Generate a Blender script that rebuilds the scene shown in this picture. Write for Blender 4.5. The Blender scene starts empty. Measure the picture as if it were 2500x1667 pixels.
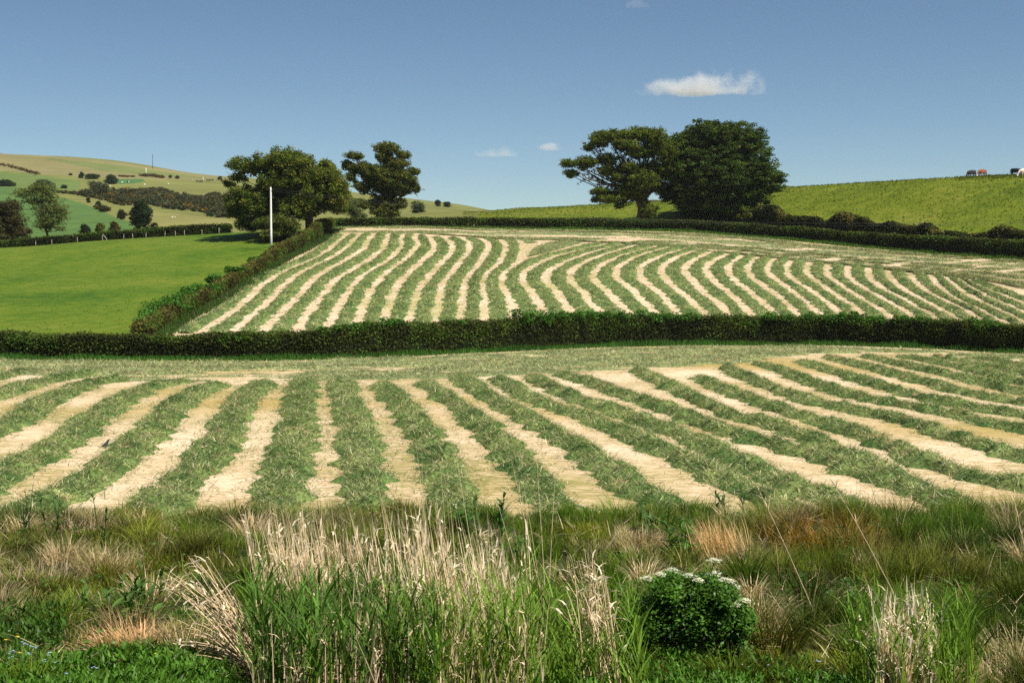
import bpy, math
import numpy as np
from mathutils import Vector

# ------------------------------------------------------------------ camera, sky, sun, exposure
scene = bpy.context.scene
COL = scene.collection
F, CX, HZ = 3508.0, 1250.0, 659.0          # focal length in pixels of the 2500 px frame, centre column, horizon row
cam_d = bpy.data.cameras.new("camera")
cam_d.lens = F / 2500 * 36.0
cam_d.sensor_width = 36.0
cam_d.shift_y = -(833.5 - HZ) / 2500.0
cam_d.clip_start, cam_d.clip_end = 0.1, 30000.0
cam = bpy.data.objects.new("camera", cam_d)
cam.location = (0, 0, 0)
cam.rotation_euler = (math.radians(90), 0, 0)
COL.objects.link(cam)
scene.camera = cam

SUN = Vector((0.42, -0.36, 0.82)).normalized()
world = bpy.data.worlds.new("World")
scene.world = world
world.use_nodes = True
wn, wl = world.node_tree.nodes, world.node_tree.links
wn.clear()
sky = wn.new("ShaderNodeTexSky")
sky.sky_type = 'NISHITA'
sky.sun_disc = False
sky.sun_elevation = math.asin(SUN.z)
sky.sun_rotation = math.atan2(SUN.x, SUN.y)
sky.altitude = 0.0
sky.air_density, sky.dust_density, sky.ozone_density = 1.0, 0.15, 1.6
sky_co = wn.new("ShaderNodeTexCoord")
sky_map = wn.new("ShaderNodeMapping")
sky_map.inputs["Scale"].default_value = (1.0, 1.0, 1.6)
wl.new(sky_co.outputs["Generated"], sky_map.inputs["Vector"])
wl.new(sky_map.outputs[0], sky.inputs["Vector"])
bg = wn.new("ShaderNodeBackground")
bg.inputs["Strength"].default_value = 0.062
wo = wn.new("ShaderNodeOutputWorld")
sky_tint = wn.new("ShaderNodeMix")                                  # a clear blue May sky, a little purer than the model's
sky_tint.data_type, sky_tint.blend_type = 'RGBA', 'MULTIPLY'
sky_tint.inputs[0].default_value = 1.0
sky_tint.inputs[7].default_value = (0.90, 1.0, 1.02, 1)
wl.new(sky.outputs[0], sky_tint.inputs[6])
wl.new(sky_tint.outputs[2], bg.inputs["Color"])
wl.new(bg.outputs[0], wo.inputs["Surface"])

sun_d = bpy.data.lights.new("sun", 'SUN')
sun_d.energy = 5.0
sun_d.angle = math.radians(0.5)
sun_d.color = (1.0, 0.93, 0.82)
sun = bpy.data.objects.new("sun", sun_d)
sun.rotation_euler = SUN.to_track_quat('Z', 'Y').to_euler()
sun.location = (60, -20, 120)
COL.objects.link(sun)

scene.view_settings.view_transform = 'Standard'
scene.view_settings.look = 'None'
scene.view_settings.exposure = 0.62
scene.view_settings.gamma = 1.0
scene.view_settings.use_curve_mapping = False
scene.cycles.use_denoising = False
scene.cycles.max_bounces = 6
scene.cycles.diffuse_bounces = 3
scene.cycles.glossy_bounces = 1
scene.cycles.transmission_bounces = 3
scene.cycles.volume_bounces = 1
scene.cycles.transparent_max_bounces = 8
scene.cycles.caustics_reflective = False
scene.cycles.caustics_refractive = False

rng = np.random.default_rng(11)

# ------------------------------------------------------------------ small helpers
def pchip_slopes(x, y):
    """monotone slopes, x (K,) or (N,K), y (N,K)"""
    h = np.diff(x, axis=-1)
    d = np.diff(y, axis=-1) / h
    m = np.zeros_like(y)
    h0, h1 = h[..., :-1], h[..., 1:]
    d0, d1 = d[..., :-1], d[..., 1:]
    w1, w2 = 2 * h1 + h0, h1 + 2 * h0
    same = d0 * d1 > 0
    den = np.where(same, w1 / np.where(same, d0, 1) + w2 / np.where(same, d1, 1), 1)
    m[..., 1:-1] = np.where(same, (w1 + w2) / den, 0)
    m[..., 0], m[..., -1] = d[..., 0], d[..., -1]
    return m

def hermite(x0, x1, y0, y1, m0, m1, x):
    h = x1 - x0
    t = (x - x0) / h
    t2, t3 = t * t, t * t * t
    return (2*t3 - 3*t2 + 1)*y0 + (t3 - 2*t2 + t)*h*m0 + (-2*t3 + 3*t2)*y1 + (t3 - t2)*h*m1

def pchip1(xk, yk, x):
    xk, yk = np.asarray(xk, float), np.asarray(yk, float)
    x = np.clip(np.asarray(x, float), xk[0], xk[-1])
    m = pchip_slopes(xk, yk[None])[0]
    i = np.clip(np.searchsorted(xk, x, side='right') - 1, 0, len(xk) - 2)
    return hermite(xk[i], xk[i+1], yk[i], yk[i+1], m[i], m[i+1], x)

def _hash(ix, iy, seed):
    n = (ix.astype(np.int64) * 374761393 + iy.astype(np.int64) * 668265263 + seed * 1442695041) & 0x7fffffff
    n = ((n ^ (n >> 13)) * 1274126177) & 0x7fffffff
    n = (n ^ (n >> 16)) & 0xffff
    return n / 65535.0

def vnoise(x, y, seed=0):
    x, y = np.asarray(x, float), np.asarray(y, float)
    ix, iy = np.floor(x), np.floor(y)
    fx, fy = x - ix, y - iy
    fx, fy = fx*fx*(3 - 2*fx), fy*fy*(3 - 2*fy)
    a = _hash(ix, iy, seed); b = _hash(ix + 1, iy, seed)
    c = _hash(ix, iy + 1, seed); d = _hash(ix + 1, iy + 1, seed)
    return (a*(1-fx) + b*fx)*(1-fy) + (c*(1-fx) + d*fx)*fy

def fbm(x, y, seed=0, octs=4):
    s, a, t = 0.0, 0.5, 0.0
    for k in range(octs):
        s = s + a * vnoise(x * 2**k, y * 2**k, seed + 17*k)
        t += a; a *= 0.5
    return s / t

def mk(name, V, Q=None, T=None, col=None, mat=None, parent=None, smooth=False):
    """one mesh object out of vertex, quad and triangle arrays"""
    V = np.ascontiguousarray(V, dtype=np.float32)
    Q = np.zeros((0, 4), np.int32) if Q is None else np.asarray(Q, np.int32).reshape(-1, 4)
    T = np.zeros((0, 3), np.int32) if T is None else np.asarray(T, np.int32).reshape(-1, 3)
    me = bpy.data.meshes.new(name)
    me.vertices.add(len(V))
    me.vertices.foreach_set("co", V.ravel())
    li = np.concatenate([Q.ravel(), T.ravel()]).astype(np.int32)
    me.loops.add(len(li))
    me.loops.foreach_set("vertex_index", li)
    n = len(Q) + len(T)
    me.polygons.add(n)
    st = np.concatenate([np.arange(len(Q)) * 4, len(Q) * 4 + np.arange(len(T)) * 3]).astype(np.int32)
    me.polygons.foreach_set("loop_start", st)
    if smooth:
        me.polygons.foreach_set("use_smooth", np.ones(n, dtype=bool))
    if col is not None:
        a = me.color_attributes.new("Col", 'FLOAT_COLOR', 'POINT')
        c = np.ones((len(V), 4), np.float32)
        c[:, :3] = col
        a.data.foreach_set("color", c.ravel())
    me.update(calc_edges=True)
    me.validate()
    if mat: me.materials.append(mat)
    o = bpy.data.objects.new(name, me)
    COL.objects.link(o)
    if parent is not None:
        o.parent = parent
        o.location = -Vector(parent.location) if not parent.get("_local") else (0, 0, 0)
    return o

class Geo:
    """collects pieces of one mesh"""
    def __init__(s): s.V, s.Q, s.T, s.C, s.n = [], [], [], [], 0
    def add(s, V, Q=None, T=None, C=None):
        V = np.asarray(V, float)
        if Q is not None and len(Q): s.Q.append(np.asarray(Q) + s.n)
        if T is not None and len(T): s.T.append(np.asarray(T) + s.n)
        s.V.append(V)
        c = np.ones((len(V), 3)) * 0.5 if C is None else np.broadcast_to(np.asarray(C, float), (len(V), 3))
        s.C.append(c); s.n += len(V)
    def build(s, name, mat, parent=None, smooth=False):
        V = np.concatenate(s.V); C = np.concatenate(s.C)
        Q = np.concatenate(s.Q) if s.Q else None
        T = np.concatenate(s.T) if s.T else None
        return mk(name, V, Q, T, C, mat, parent, smooth)

def tag(o, label=None, cat=None, group=None, kind=None):
    if label: o["label"] = label
    if cat: o["category"] = cat
    if group: o["group"] = group
    if kind: o["kind"] = kind
    return o

def empty(name, loc, label=None, cat=None, group=None):
    o = bpy.data.objects.new(name, None)
    o.location = loc
    o.empty_display_size = 0.3
    COL.objects.link(o)
    return tag(o, label, cat, group)

def tube(P, R, sides=7, cap=True):
    P = np.asarray(P, float); R = np.asarray(R, float)
    n = len(P)
    d = np.gradient(P, axis=0)
    d /= np.linalg.norm(d, axis=1)[:, None] + 1e-9
    ref = np.where(np.abs(d[:, 2:3]) > 0.9, np.array([[1.0, 0, 0]]), np.array([[0, 0, 1.0]]))
    a = np.cross(d, ref); a /= np.linalg.norm(a, axis=1)[:, None] + 1e-9
    b = np.cross(d, a)
    th = np.linspace(0, 2*np.pi, sides, endpoint=False)
    V = P[:, None] + R[:, None, None]*(np.cos(th)[None, :, None]*a[:, None] + np.sin(th)[None, :, None]*b[:, None])
    V = V.reshape(-1, 3)
    i = np.arange(n-1)[:, None]*sides; j = np.arange(sides)[None]
    j2 = (j+1) % sides
    Q = np.stack([i+j, i+j2, i+sides+j2, i+sides+j], -1).reshape(-1, 4)
    T = None
    if cap:
        V = np.vstack([V, P[:1], P[-1:]])
        j = np.arange(sides)
        T = np.vstack([np.stack([np.full(sides, n*sides), (j+1) % sides, j], -1),
                       np.stack([np.full(sides, n*sides+1), (n-1)*sides + j, (n-1)*sides + (j+1) % sides], -1)])
    return V, Q, T

def blades(base, L, W, az, lean, bend, col, tipcol=None, nseg=2, face=None, taper=True):
    """grass blades / straws as narrow ribbons"""
    N = len(base)
    L = np.broadcast_to(L, N); W = np.broadcast_to(W, N); lean = np.broadcast_to(lean, N); bend = np.broadcast_to(bend, N)
    fa = rng.uniform(0, np.pi, N) if face is None else face
    w = np.stack([np.cos(fa), np.sin(fa), np.zeros(N)], -1) * (W/2)[:, None]
    rows, p, a = [], base.astype(float), lean.astype(float).copy()
    seg = L / nseg
    for k in range(nseg + 1):
        f = k / nseg
        wk = w * ((1 - f**1.6*0.85) if taper else 1.0)
        rows.append((p, wk))
        d = np.stack([np.sin(a)*np.cos(az), np.sin(a)*np.sin(az), np.cos(a)], -1)
        p = p + d * seg[:, None]
        a = a + bend / nseg
    V = []
    for k, (p, wk) in enumerate(rows):
        if k < nseg: V += [p - wk, p + wk]
        else: V += [p]
    m = 2*nseg + 1
    V = np.stack(V, 1).reshape(-1, 3)
    o = (np.arange(N)*m)[:, None]
    Q = np.concatenate([o + np.array([[2*k, 2*k+1, 2*k+3, 2*k+2]]) for k in range(nseg-1)]) if nseg > 1 else None
    T = o + np.array([[2*nseg-2, 2*nseg-1, 2*nseg]])
    col = np.broadcast_to(np.asarray(col, float), (N, 3))
    tip = col if tipcol is None else np.broadcast_to(np.asarray(tipcol, float), (N, 3))
    C = np.stack([col*(1-(k//2)/nseg) + tip*((k//2)/nseg) for k in range(m)], 1).reshape(-1, 3)
    return V, Q, T, C

def leaf_quads(c, size, up=0.6, aspect=0.65):
    """small diamond shaped leaf sprays at the points c"""
    N = len(c)
    size = np.broadcast_to(size, N)[:, None]
    n = rng.normal(size=(N, 3)); n /= np.linalg.norm(n, axis=1)[:, None]
    n[:, 2] = np.abs(n[:, 2]) + up
    n /= np.linalg.norm(n, axis=1)[:, None]
    r = rng.normal(size=(N, 3))
    t = np.cross(n, r); t /= np.linalg.norm(t, axis=1)[:, None] + 1e-9
    b = np.cross(n, t)
    s1, s2 = size*0.5, size*0.5*aspect
    V = np.stack([c - t*s1, c - b*s2 + t*s1*0.15, c + t*s1, c + b*s2 + t*s1*0.15], 1).reshape(-1, 3)
    Q = np.arange(N*4).reshape(-1, 4)
    return V, Q

# ------------------------------------------------------------------ materials
def new_mat(name):
    m = bpy.data.materials.new(name)
    m.use_nodes = True
    m.node_tree.nodes.clear()
    return m, m.node_tree.nodes, m.node_tree.links

def noise(n, l, scale, detail=4.0, rough=0.55, vec=None, sx=None):
    t = n.new("ShaderNodeTexNoise")
    t.inputs["Scale"].default_value = scale
    t.inputs["Detail"].default_value = detail
    t.inputs["Roughness"].default_value = rough
    if vec is not None:
        if sx is not None:
            mp = n.new("ShaderNodeMapping"); mp.inputs["Scale"].default_value = sx
            l.new(vec, mp.inputs["Vector"]); vec = mp.outputs[0]
        l.new(vec, t.inputs["Vector"])
    return t.outputs["Fac"]

def ramp(n, l, fac, stops):
    r = n.new("ShaderNodeValToRGB")
    e = r.color_ramp.elements
    while len(e) < len(stops): e.new(0.5)
    for k, (p, c) in enumerate(stops):
        e[k].position = p
        e[k].color = (*c, 1) if len(c) == 3 else c
    l.new(fac, r.inputs["Fac"])
    return r.outputs["Color"]

def mixc(n, l, fac, a, b, mode='MIX'):
    m = n.new("ShaderNodeMix"); m.data_type = 'RGBA'; m.blend_type = mode
    for sock, v in ((m.inputs[0], fac), (m.inputs[6], a), (m.inputs[7], b)):
        if hasattr(v, "links"): l.new(v, sock)
        else: sock.default_value = v if not isinstance(v, tuple) else (*v, 1)
    return m.outputs[2]

def leafmat(name, transl=0.35, rough=0.5, nscale=0.7, var=0.35, spec=0.25, fine=None):
    m, n, l = new_mat(name)
    at = n.new("ShaderNodeAttribute"); at.attribute_name = "Col"
    geo = n.new("ShaderNodeNewGeometry")
    f = noise(n, l, nscale, 3, 0.6, geo.outputs["Position"])
    v = ramp(n, l, f, [(0.3, (1-var,)*3), (0.7, (1+var,)*3)])
    c = mixc(n, l, 1.0, at.outputs["Color"], v, 'MULTIPLY')
    if fine:
        f2 = noise(n, l, fine[0], 3, 0.7, geo.outputs["Position"], (1.0, 0.45, 1.0))
        v2 = ramp(n, l, f2, [(0.36, (1-fine[1],)*3), (0.64, (1+fine[1],)*3)])
        c = mixc(n, l, 1.0, c, v2, 'MULTIPLY')
    p = n.new("ShaderNodeBsdfPrincipled")
    p.inputs["Roughness"].default_value = rough
    p.inputs["Specular IOR Level"].default_value = spec
    l.new(c, p.inputs["Base Color"])
    tr = n.new("ShaderNodeBsdfTranslucent")
    tc = mixc(n, l, 1.0, c, (1.25, 1.25, 0.55), 'MULTIPLY')
    l.new(tc, tr.inputs["Color"])
    mx = n.new("ShaderNodeMixShader"); mx.inputs[0].default_value = transl
    l.new(p.outputs[0], mx.inputs[1]); l.new(tr.outputs[0], mx.inputs[2])
    out = n.new("ShaderNodeOutputMaterial"); l.new(mx.outputs[0], out.inputs["Surface"])
    return m

def plain(name, col, rough=0.8, nscale=8.0, var=0.3, sx=None, bump=0.0):
    m, n, l = new_mat(name)
    tc = n.new("ShaderNodeTexCoord")
    f = noise(n, l, nscale, 4, 0.6, tc.outputs["Object"], sx)
    c = ramp(n, l, f, [(0.25, tuple(x*(1-var) for x in col)), (0.75, tuple(min(1, x*(1+var)) for x in col))])
    p = n.new("ShaderNodeBsdfPrincipled")
    p.inputs["Roughness"].default_value = rough
    p.inputs["Specular IOR Level"].default_value = 0.2
    l.new(c, p.inputs["Base Color"])
    if bump:
        b = n.new("ShaderNodeBump"); b.inputs["Strength"].default_value = bump; b.inputs["Distance"].default_value = 0.03
        l.new(f, b.inputs["Height"]); l.new(b.outputs[0], p.inputs["Normal"])
    out = n.new("ShaderNodeOutputMaterial"); l.new(p.outputs[0], out.inputs["Surface"])
    return m

def groundmat(name, stops, s1, s2, sx=(1, 1, 1), patch=None, bump=0.5, dist=0.1, attr=False):
    """matt ground: colour ramp over two scales of noise, larger soft patches of a second colour"""
    m, n, l = new_mat(name)
    geo = n.new("ShaderNodeNewGeometry")
    pos = geo.outputs["Position"]
    f1 = noise(n, l, s1, 5, 0.65, pos, sx)
    f2 = noise(n, l, s2, 4, 0.55, pos)
    ad = n.new("ShaderNodeMath"); ad.operation = 'ADD'
    l.new(f1, ad.inputs[0]); l.new(f2, ad.inputs[1])
    hv = n.new("ShaderNodeMath"); hv.operation = 'MULTIPLY'; hv.inputs[1].default_value = 0.5
    l.new(ad.outputs[0], hv.inputs[0])
    c = ramp(n, l, hv.outputs[0], stops)
    if patch:
        f3 = noise(n, l, patch[0], 3, 0.5, pos)
        k = ramp(n, l, f3, [(patch[2], (0, 0, 0)), (patch[3], (1, 1, 1))])
        c = mixc(n, l, k, c, patch[1])
    if attr:
        at = n.new("ShaderNodeAttribute"); at.attribute_name = "Col"
        c = mixc(n, l, 1.0, c, at.outputs["Color"], 'MULTIPLY')
    p = n.new("ShaderNodeBsdfPrincipled")
    p.inputs["Roughness"].default_value = 0.9
    p.inputs["Specular IOR Level"].default_value = 0.1
    l.new(c, p.inputs["Base Color"])
    b = n.new("ShaderNodeBump"); b.inputs["Strength"].default_value = bump; b.inputs["Distance"].default_value = dist
    l.new(f1, b.inputs["Height"]); l.new(b.outputs[0], p.inputs["Normal"])
    out = n.new("ShaderNodeOutputMaterial"); l.new(p.outputs[0], out.inputs["Surface"])
    return m

M = {}
M['leaf'] = leafmat("tree_leaves", 0.28, 0.6, 0.35, 0.30, 0.08)
M['hedge'] = leafmat("hedge_leaves", 0.25, 0.65, 0.8, 0.35, 0.06)
M['grass'] = leafmat("grass_blades", 0.27, 0.65, 0.6, 0.25, 0.06)
M['hay'] = leafmat("cut_grass", 0.15, 0.75, 1.2, 0.22, 0.05, (7.0, 0.45))
M['straw'] = leafmat("dry_stalks", 0.25, 0.55, 3.0, 0.15, 0.25)
M['herb'] = leafmat("herb_leaves", 0.30, 0.45, 6.0, 0.25, 0.18)
M['bark'] = plain("tree_bark", (0.10, 0.075, 0.05), 0.9, 1.5, 0.5, (1, 1, 0.3), 0.6)
M['wood'] = plain("weathered_wood", (0.30, 0.27, 0.23), 0.85, 6.0, 0.25, (4, 4, 0.5), 0.2)
M['pole'] = plain("bleached_pole", (0.78, 0.75, 0.70), 0.8, 3.0, 0.15, (6, 6, 0.4), 0.15)
M['dark'] = plain("dark_metal", (0.05, 0.05, 0.055), 0.6, 5.0, 0.2)
M['stone'] = plain("dry_stone", (0.16, 0.15, 0.14), 0.95, 0.6, 0.4)
M['stubble'] = groundmat("hay_stubble", [(0.35, (0.19, 0.19, 0.055)), (0.42, (0.34, 0.275, 0.12)), (0.50, (0.51, 0.395, 0.24)), (0.60, (0.63, 0.51, 0.355))],
                         3.4, 0.10, (0.42, 0.75, 1), (0.045, (0.36, 0.27, 0.095), 0.48, 0.68), 0.6, 0.06)
M['stubble2'] = groundmat("upper_stubble", [(0.36, (0.30, 0.25, 0.10)), (0.44, (0.42, 0.32, 0.185)), (0.52, (0.52, 0.40, 0.265)), (0.62, (0.59, 0.47, 0.33))],
                          1.6, 0.12, (0.35, 0.8, 1), (0.04, (0.34, 0.32, 0.13), 0.55, 0.75), 0.5, 0.06)
M['pasture'] = groundmat("short_grass", [(0.36, (0.034, 0.082, 0.006)), (0.45, (0.062, 0.114, 0.008)), (0.53, (0.090, 0.134, 0.011)), (0.62, (0.122, 0.152, 0.018))],
                         0.7, 0.045, (0.7, 1.0, 1), None, 0.8, 0.15)
M['hillgrass'] = groundmat("long_hill_grass", [(0.36, (0.052, 0.086, 0.006)), (0.45, (0.086, 0.120, 0.008)), (0.54, (0.118, 0.148, 0.012)), (0.66, (0.165, 0.172, 0.026))],
                           0.5, 0.05, (0.7, 1.0, 1), None, 0.9, 0.25)
M['hill'] = groundmat("hill_grass", [(0.30, (0.70, 0.72, 0.70)), (0.50, (1.0, 1.0, 1.0)), (0.70, (1.25, 1.22, 1.2))],
                      0.12, 0.02, (0.6, 1.0, 1), None, 0.5, 0.3, True)
M['soil'] = groundmat("bank_soil", [(0.30, (0.010, 0.015, 0.004)), (0.50, (0.022, 0.032, 0.008)), (0.70, (0.050, 0.052, 0.016))],
                      2.5, 0.4, (1, 1, 1), None, 0.6, 0.1)

# ------------------------------------------------------------------ the lie of the land
PX = np.array([-700, 0, 250, 500, 700, 900, 1100, 1250, 1600, 1900, 2200, 2500, 3200], float)
C_ = len(PX)
HEDGE_PY = [877, 877, 880, 880, 878, 873, 862, 856, 844, 842, 848, 864, 890]
YH = 7.9 * F / (np.array(HEDGE_PY, float) - HZ)
YT = np.array([300, 290, 290, 288, 285, 285, 285, 285, 280, 262, 238, 215, 185], float)
PT = np.array([625, 606, 588, 573, 563, 557, 557, 558, 563, 583, 611, 634, 670], float)
ZT = (HZ - PT) / F * YT
def zrow(Y, py): return (HZ - np.asarray(py, float)) / F * np.asarray(Y, float)
KY, KZ = [], []
def knot(Y, z):
    KY.append(np.broadcast_to(np.asarray(Y, float), C_).copy()); KZ.append(np.broadcast_to(np.asarray(z, float), C_).copy())
for Y, z in ((5, -2.6), (10, -3.45), (14, -4.02), (18, -4.36), (22, -4.55), (26, -4.66), (29, -5.1), (34, -7.2), (38, -7.85), (60, -7.9)):
    knot(Y, z)                                                     # knots 0..9
knot(YH - 3, -7.9); knot(YH, -7.9); knot(YH + 4, -7.6)             # 10 11 12
knot((YH + 4 + YT)/2, (-7.6 + ZT)/2 + 0.15); knot(YT, ZT)          # 13 14
knot(YT + 8, ZT + np.array([-.3]*6 + [.2] + [.7]*6))               # 15
Y16 = np.array([360, 360, 360, 360, 360, 360, 385, 380, 350, 320, 295, 275, 250], float)
P16 = np.array([600, 577, 563, 555, 548, 540, 521, 513, 491, 460, 442, 429, 415], float)
knot(Y16, zrow(Y16, P16))                                          # 16
knot(600, zrow(600, [484, 484, 488, 500, 512, 522, 516, 560, 650, 650, 650, 650, 650]))   # 17
knot(900, zrow(900, [430, 436, 440, 455, 468, 487, 508, 545, 660, 660, 660, 660, 660]))   # 18
knot(1200, zrow(1200, [340, 379, 397, 434, 452, 480, 502, 535, 660, 660, 660, 660, 660])) # 19
knot(1500, KZ[-1] - 30); knot(2500, -60); knot(9000, -150)         # 20 21 22
KY, KZ = np.array(KY).T, np.array(KZ).T                            # (columns, knots)
SLY, SLZ = pchip_slopes(PX, KY.T).T, pchip_slopes(PX, KZ.T).T

def columns(px):
    px = np.clip(px, PX[0], PX[-1])
    i = np.clip(np.searchsorted(PX, px, side='right') - 1, 0, C_ - 2)
    x0, x1 = PX[i][:, None], PX[i+1][:, None]
    x = px[:, None]
    return (hermite(x0, x1, KY[i], KY[i+1], SLY[i], SLY[i+1], x), hermite(x0, x1, KZ[i], KZ[i+1], SLZ[i], SLZ[i+1], x))

def rough_ground(X, Y):
    a = np.interp(Y, [0, 12, 26, 34, 40, 130, 160, 290, 330, 600, 1200], [.05, .14, .30, .14, .02, .03, .06, .06, .15, 1.2, 1.8])
    s = np.interp(Y, [0, 30, 60, 300, 600], [1.1, 1.1, 0.35, 0.25, 0.02])
    w = np.clip((Y - 400) / 200, 0, 1)
    near = (fbm(X*0.9, Y*0.9, 5, 3) - 0.5) * 2
    mid = (fbm(X*0.12, Y*0.12, 6, 3) - 0.5) * 2
    far = (fbm(X*0.012, Y*0.012, 7, 3) - 0.5) * 2
    wn_ = np.clip((45 - Y) / 8, 0, 1)
    return a * (near*wn_ + mid*(1 - wn_)*(1 - w) + far*w)

def terrain(X, Y, rough=True):
    X, Y = np.atleast_1d(np.asarray(X, float)), np.atleast_1d(np.asarray(Y, float))
    X, Y = np.broadcast_arrays(X, Y)
    shp = X.shape
    X, Y = X.ravel(), Y.ravel()
    out = np.empty(len(X))
    for s in range(0, len(X), 150000):
        x, y = X[s:s+150000], Y[s:s+150000]
        yc = np.clip(y, 5.0, 8990)
        ky, kz = columns(CX + F * x / yc)
        m = pchip_slopes(ky, kz)
        i = np.clip((ky <= yc[:, None]).sum(1) - 1, 0, ky.shape[1] - 2)
        r = np.arange(len(x))
        z = hermite(ky[r, i], ky[r, i+1], kz[r, i], kz[r, i+1], m[r, i], m[r, i+1], yc)
        lowy = y < 5
        z = np.where(lowy, -1.7 - 0.18*np.clip(y, -6, 5), z)
        out[s:s+150000] = z
    if rough: out = out + rough_ground(X, Y)
    return out.reshape(shp)

def hit(px, py, ymin=36.0, ymax=1400.0):
    """where the sight line through a photograph pixel meets the ground: returns X, Y"""
    px, py = np.atleast_1d(np.asarray(px, float)), np.atleast_1d(np.asarray(py, float))
    u, v = (px - CX)/F, (HZ - py)/F
    res = np.full(len(px), ymax); done = np.zeros(len(px), bool)
    prev = np.full(len(px), ymin)
    y = ymin
    while y < ymax and not done.all():
        y2 = y * 1.006
        Y = np.full(len(px), y2)
        below = terrain(u*Y, Y, False) >= v*Y
        new = below & ~done
        res[new] = y2; prev[new] = y
        done |= below
        y = y2
    lo, hi = np.where(done, prev, res), res.copy()
    for _ in range(14):
        mid = (lo + hi)/2
        b = terrain(u*mid, mid, False) >= v*mid
        hi = np.where(b, mid, hi); lo = np.where(b, lo, mid)
    return u*hi, hi

def ground_at(x, y): return float(terrain([x], [y])[0])
def at(px, py, Y): return np.array([(px - CX)/F*Y, Y, (HZ - py)/F*Y])
def crop(pts, k, x0, y0): return [(x0 + a/k, y0 + b/k) for a, b in pts]

def smooth_path(xy, step):
    xy = np.asarray(xy, float)
    s = np.concatenate([[0], np.cumsum(np.linalg.norm(np.diff(xy, axis=0), axis=1))])
    keep = np.concatenate([[True], np.diff(s) > 1e-3])
    xy, s = xy[keep], s[keep]
    n = max(8, int(s[-1]/step))
    t = np.linspace(0, s[-1], n)
    return np.stack([pchip1(s, xy[:, 0], t), pchip1(s, xy[:, 1], t)], -1)

# the diagonal hedge that parts the left pasture from the upper hay field
DIAG = [(345, 822), (410, 783), (510, 731), (595, 680), (659, 640), (723, 608), (765, 585), (805, 561)]
dX, dY = hit([p[0] for p in DIAG], [p[1] for p in DIAG], 120)
diag_xy = np.stack([dX, dY], -1)

# ------------------------------------------------------------------ ground sheets (share their edges, together one sheet)
def inside(px, py, poly):
    poly = np.asarray(poly, float)
    r = np.zeros(len(px), bool)
    j = len(poly) - 1
    for i in range(len(poly)):
        xi, yi = poly[i]; xj, yj = poly[j]
        c = ((yi > py) != (yj > py)) & (px < (xj - xi)*(py - yi)/(yj - yi + 1e-9) + xi)
        r ^= c; j = i
    return r

def sheet(pxs, rowfun, ts):
    """grid of ground points: columns of equal bearing, rows at knot parameter t"""
    Xs, Ys = [], []
    ky, _ = columns(pxs)
    for t in ts:
        k = int(min(t, ky.shape[1] - 2)); f = t - k
        Y = ky[:, k]*(1-f) + ky[:, k+1]*f
        Xs.append((pxs - CX)/F*Y); Ys.append(Y)
    X, Y = np.array(Xs), np.array(Ys)
    return np.stack([X, Y, terrain(X, Y)], -1)

def gridq(nr, nc):
    i = np.arange(nr-1)[:, None]*nc; j = np.arange(nc-1)[None]
    return np.stack([i+j, i+j+1, i+nc+j+1, i+nc+j], -1).reshape(-1, 4)

wide = np.unique(np.concatenate([np.linspace(-2600, -700, 12), np.arange(-700, 0, 40), np.arange(0, 2501, 8), np.arange(2540, 3220, 40), np.linspace(3240, 5200, 12)]))
# bank and the ground under and behind the camera
rows = [np.stack([(wide - CX)/F*12.0*(1 + abs(min(y, 5) - 5)*0.1), np.full(len(wide), y)], -1) for y in (-70, -40, -20, -8, 0, 2.5)]
G1 = sheet(wide, None, np.concatenate([np.arange(0, 8, 0.1), [8.0]]))
near_rows = []
for r in rows:
    near_rows.append(np.stack([r[:, 0], r[:, 1], terrain(r[:, 0], r[:, 1])], -1))
G1 = np.concatenate([np.array(near_rows), G1])
mk("grass_bank", G1.reshape(-1, 3), gridq(*G1.shape[:2]), mat=M['soil'], smooth=True)["kind"] = "structure"
G2 = sheet(wide, None, np.concatenate([np.arange(8, 10, 0.04), np.arange(10, 11.01, 0.2)]))
mk("near_hay_field", G2.reshape(-1, 3), gridq(*G2.shape[:2]), mat=M['stubble'], smooth=True)["kind"] = "structure"
G3 = sheet(wide, None, np.concatenate([np.arange(11, 12, 0.25), np.arange(12, 14, 0.02), np.arange(14, 15.01, 0.25)]))
q = gridq(*G3.shape[:2]); P3 = G3.reshape(-1, 3)
cen = P3[q].mean(1)
dline = np.concatenate([[diag_xy[0] + (diag_xy[0]-diag_xy[1])*6], diag_xy, [diag_xy[-1] + (diag_xy[-1]-diag_xy[-2])*6]])
o_ = np.argsort(dline[:, 1])
left = cen[:, 0] < np.interp(cen[:, 1], dline[o_, 1], dline[o_, 0])
def part_sheet(name, P, q, mat, col=None):
    u, inv = np.unique(q, return_inverse=True)
    o = mk(name, P[u], inv.reshape(-1, 4), mat=mat, smooth=True, col=None if col is None else col[u])
    o["kind"] = "structure"
    return o
part_sheet("left_pasture", P3, q[left], M['pasture'])
part_sheet("upper_hay_field", P3, q[~left], M['stubble2'])
# right hill pasture and the far hill
wide2 = np.unique(np.concatenate([wide, np.arange(0, 1300, 3)]))
G4 = sheet(wide2, None, np.concatenate([np.arange(15, 16, 0.03), np.arange(16, 17, 0.02), np.arange(17, 20, 0.025), np.arange(20, 22.01, 0.25)]))
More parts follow.
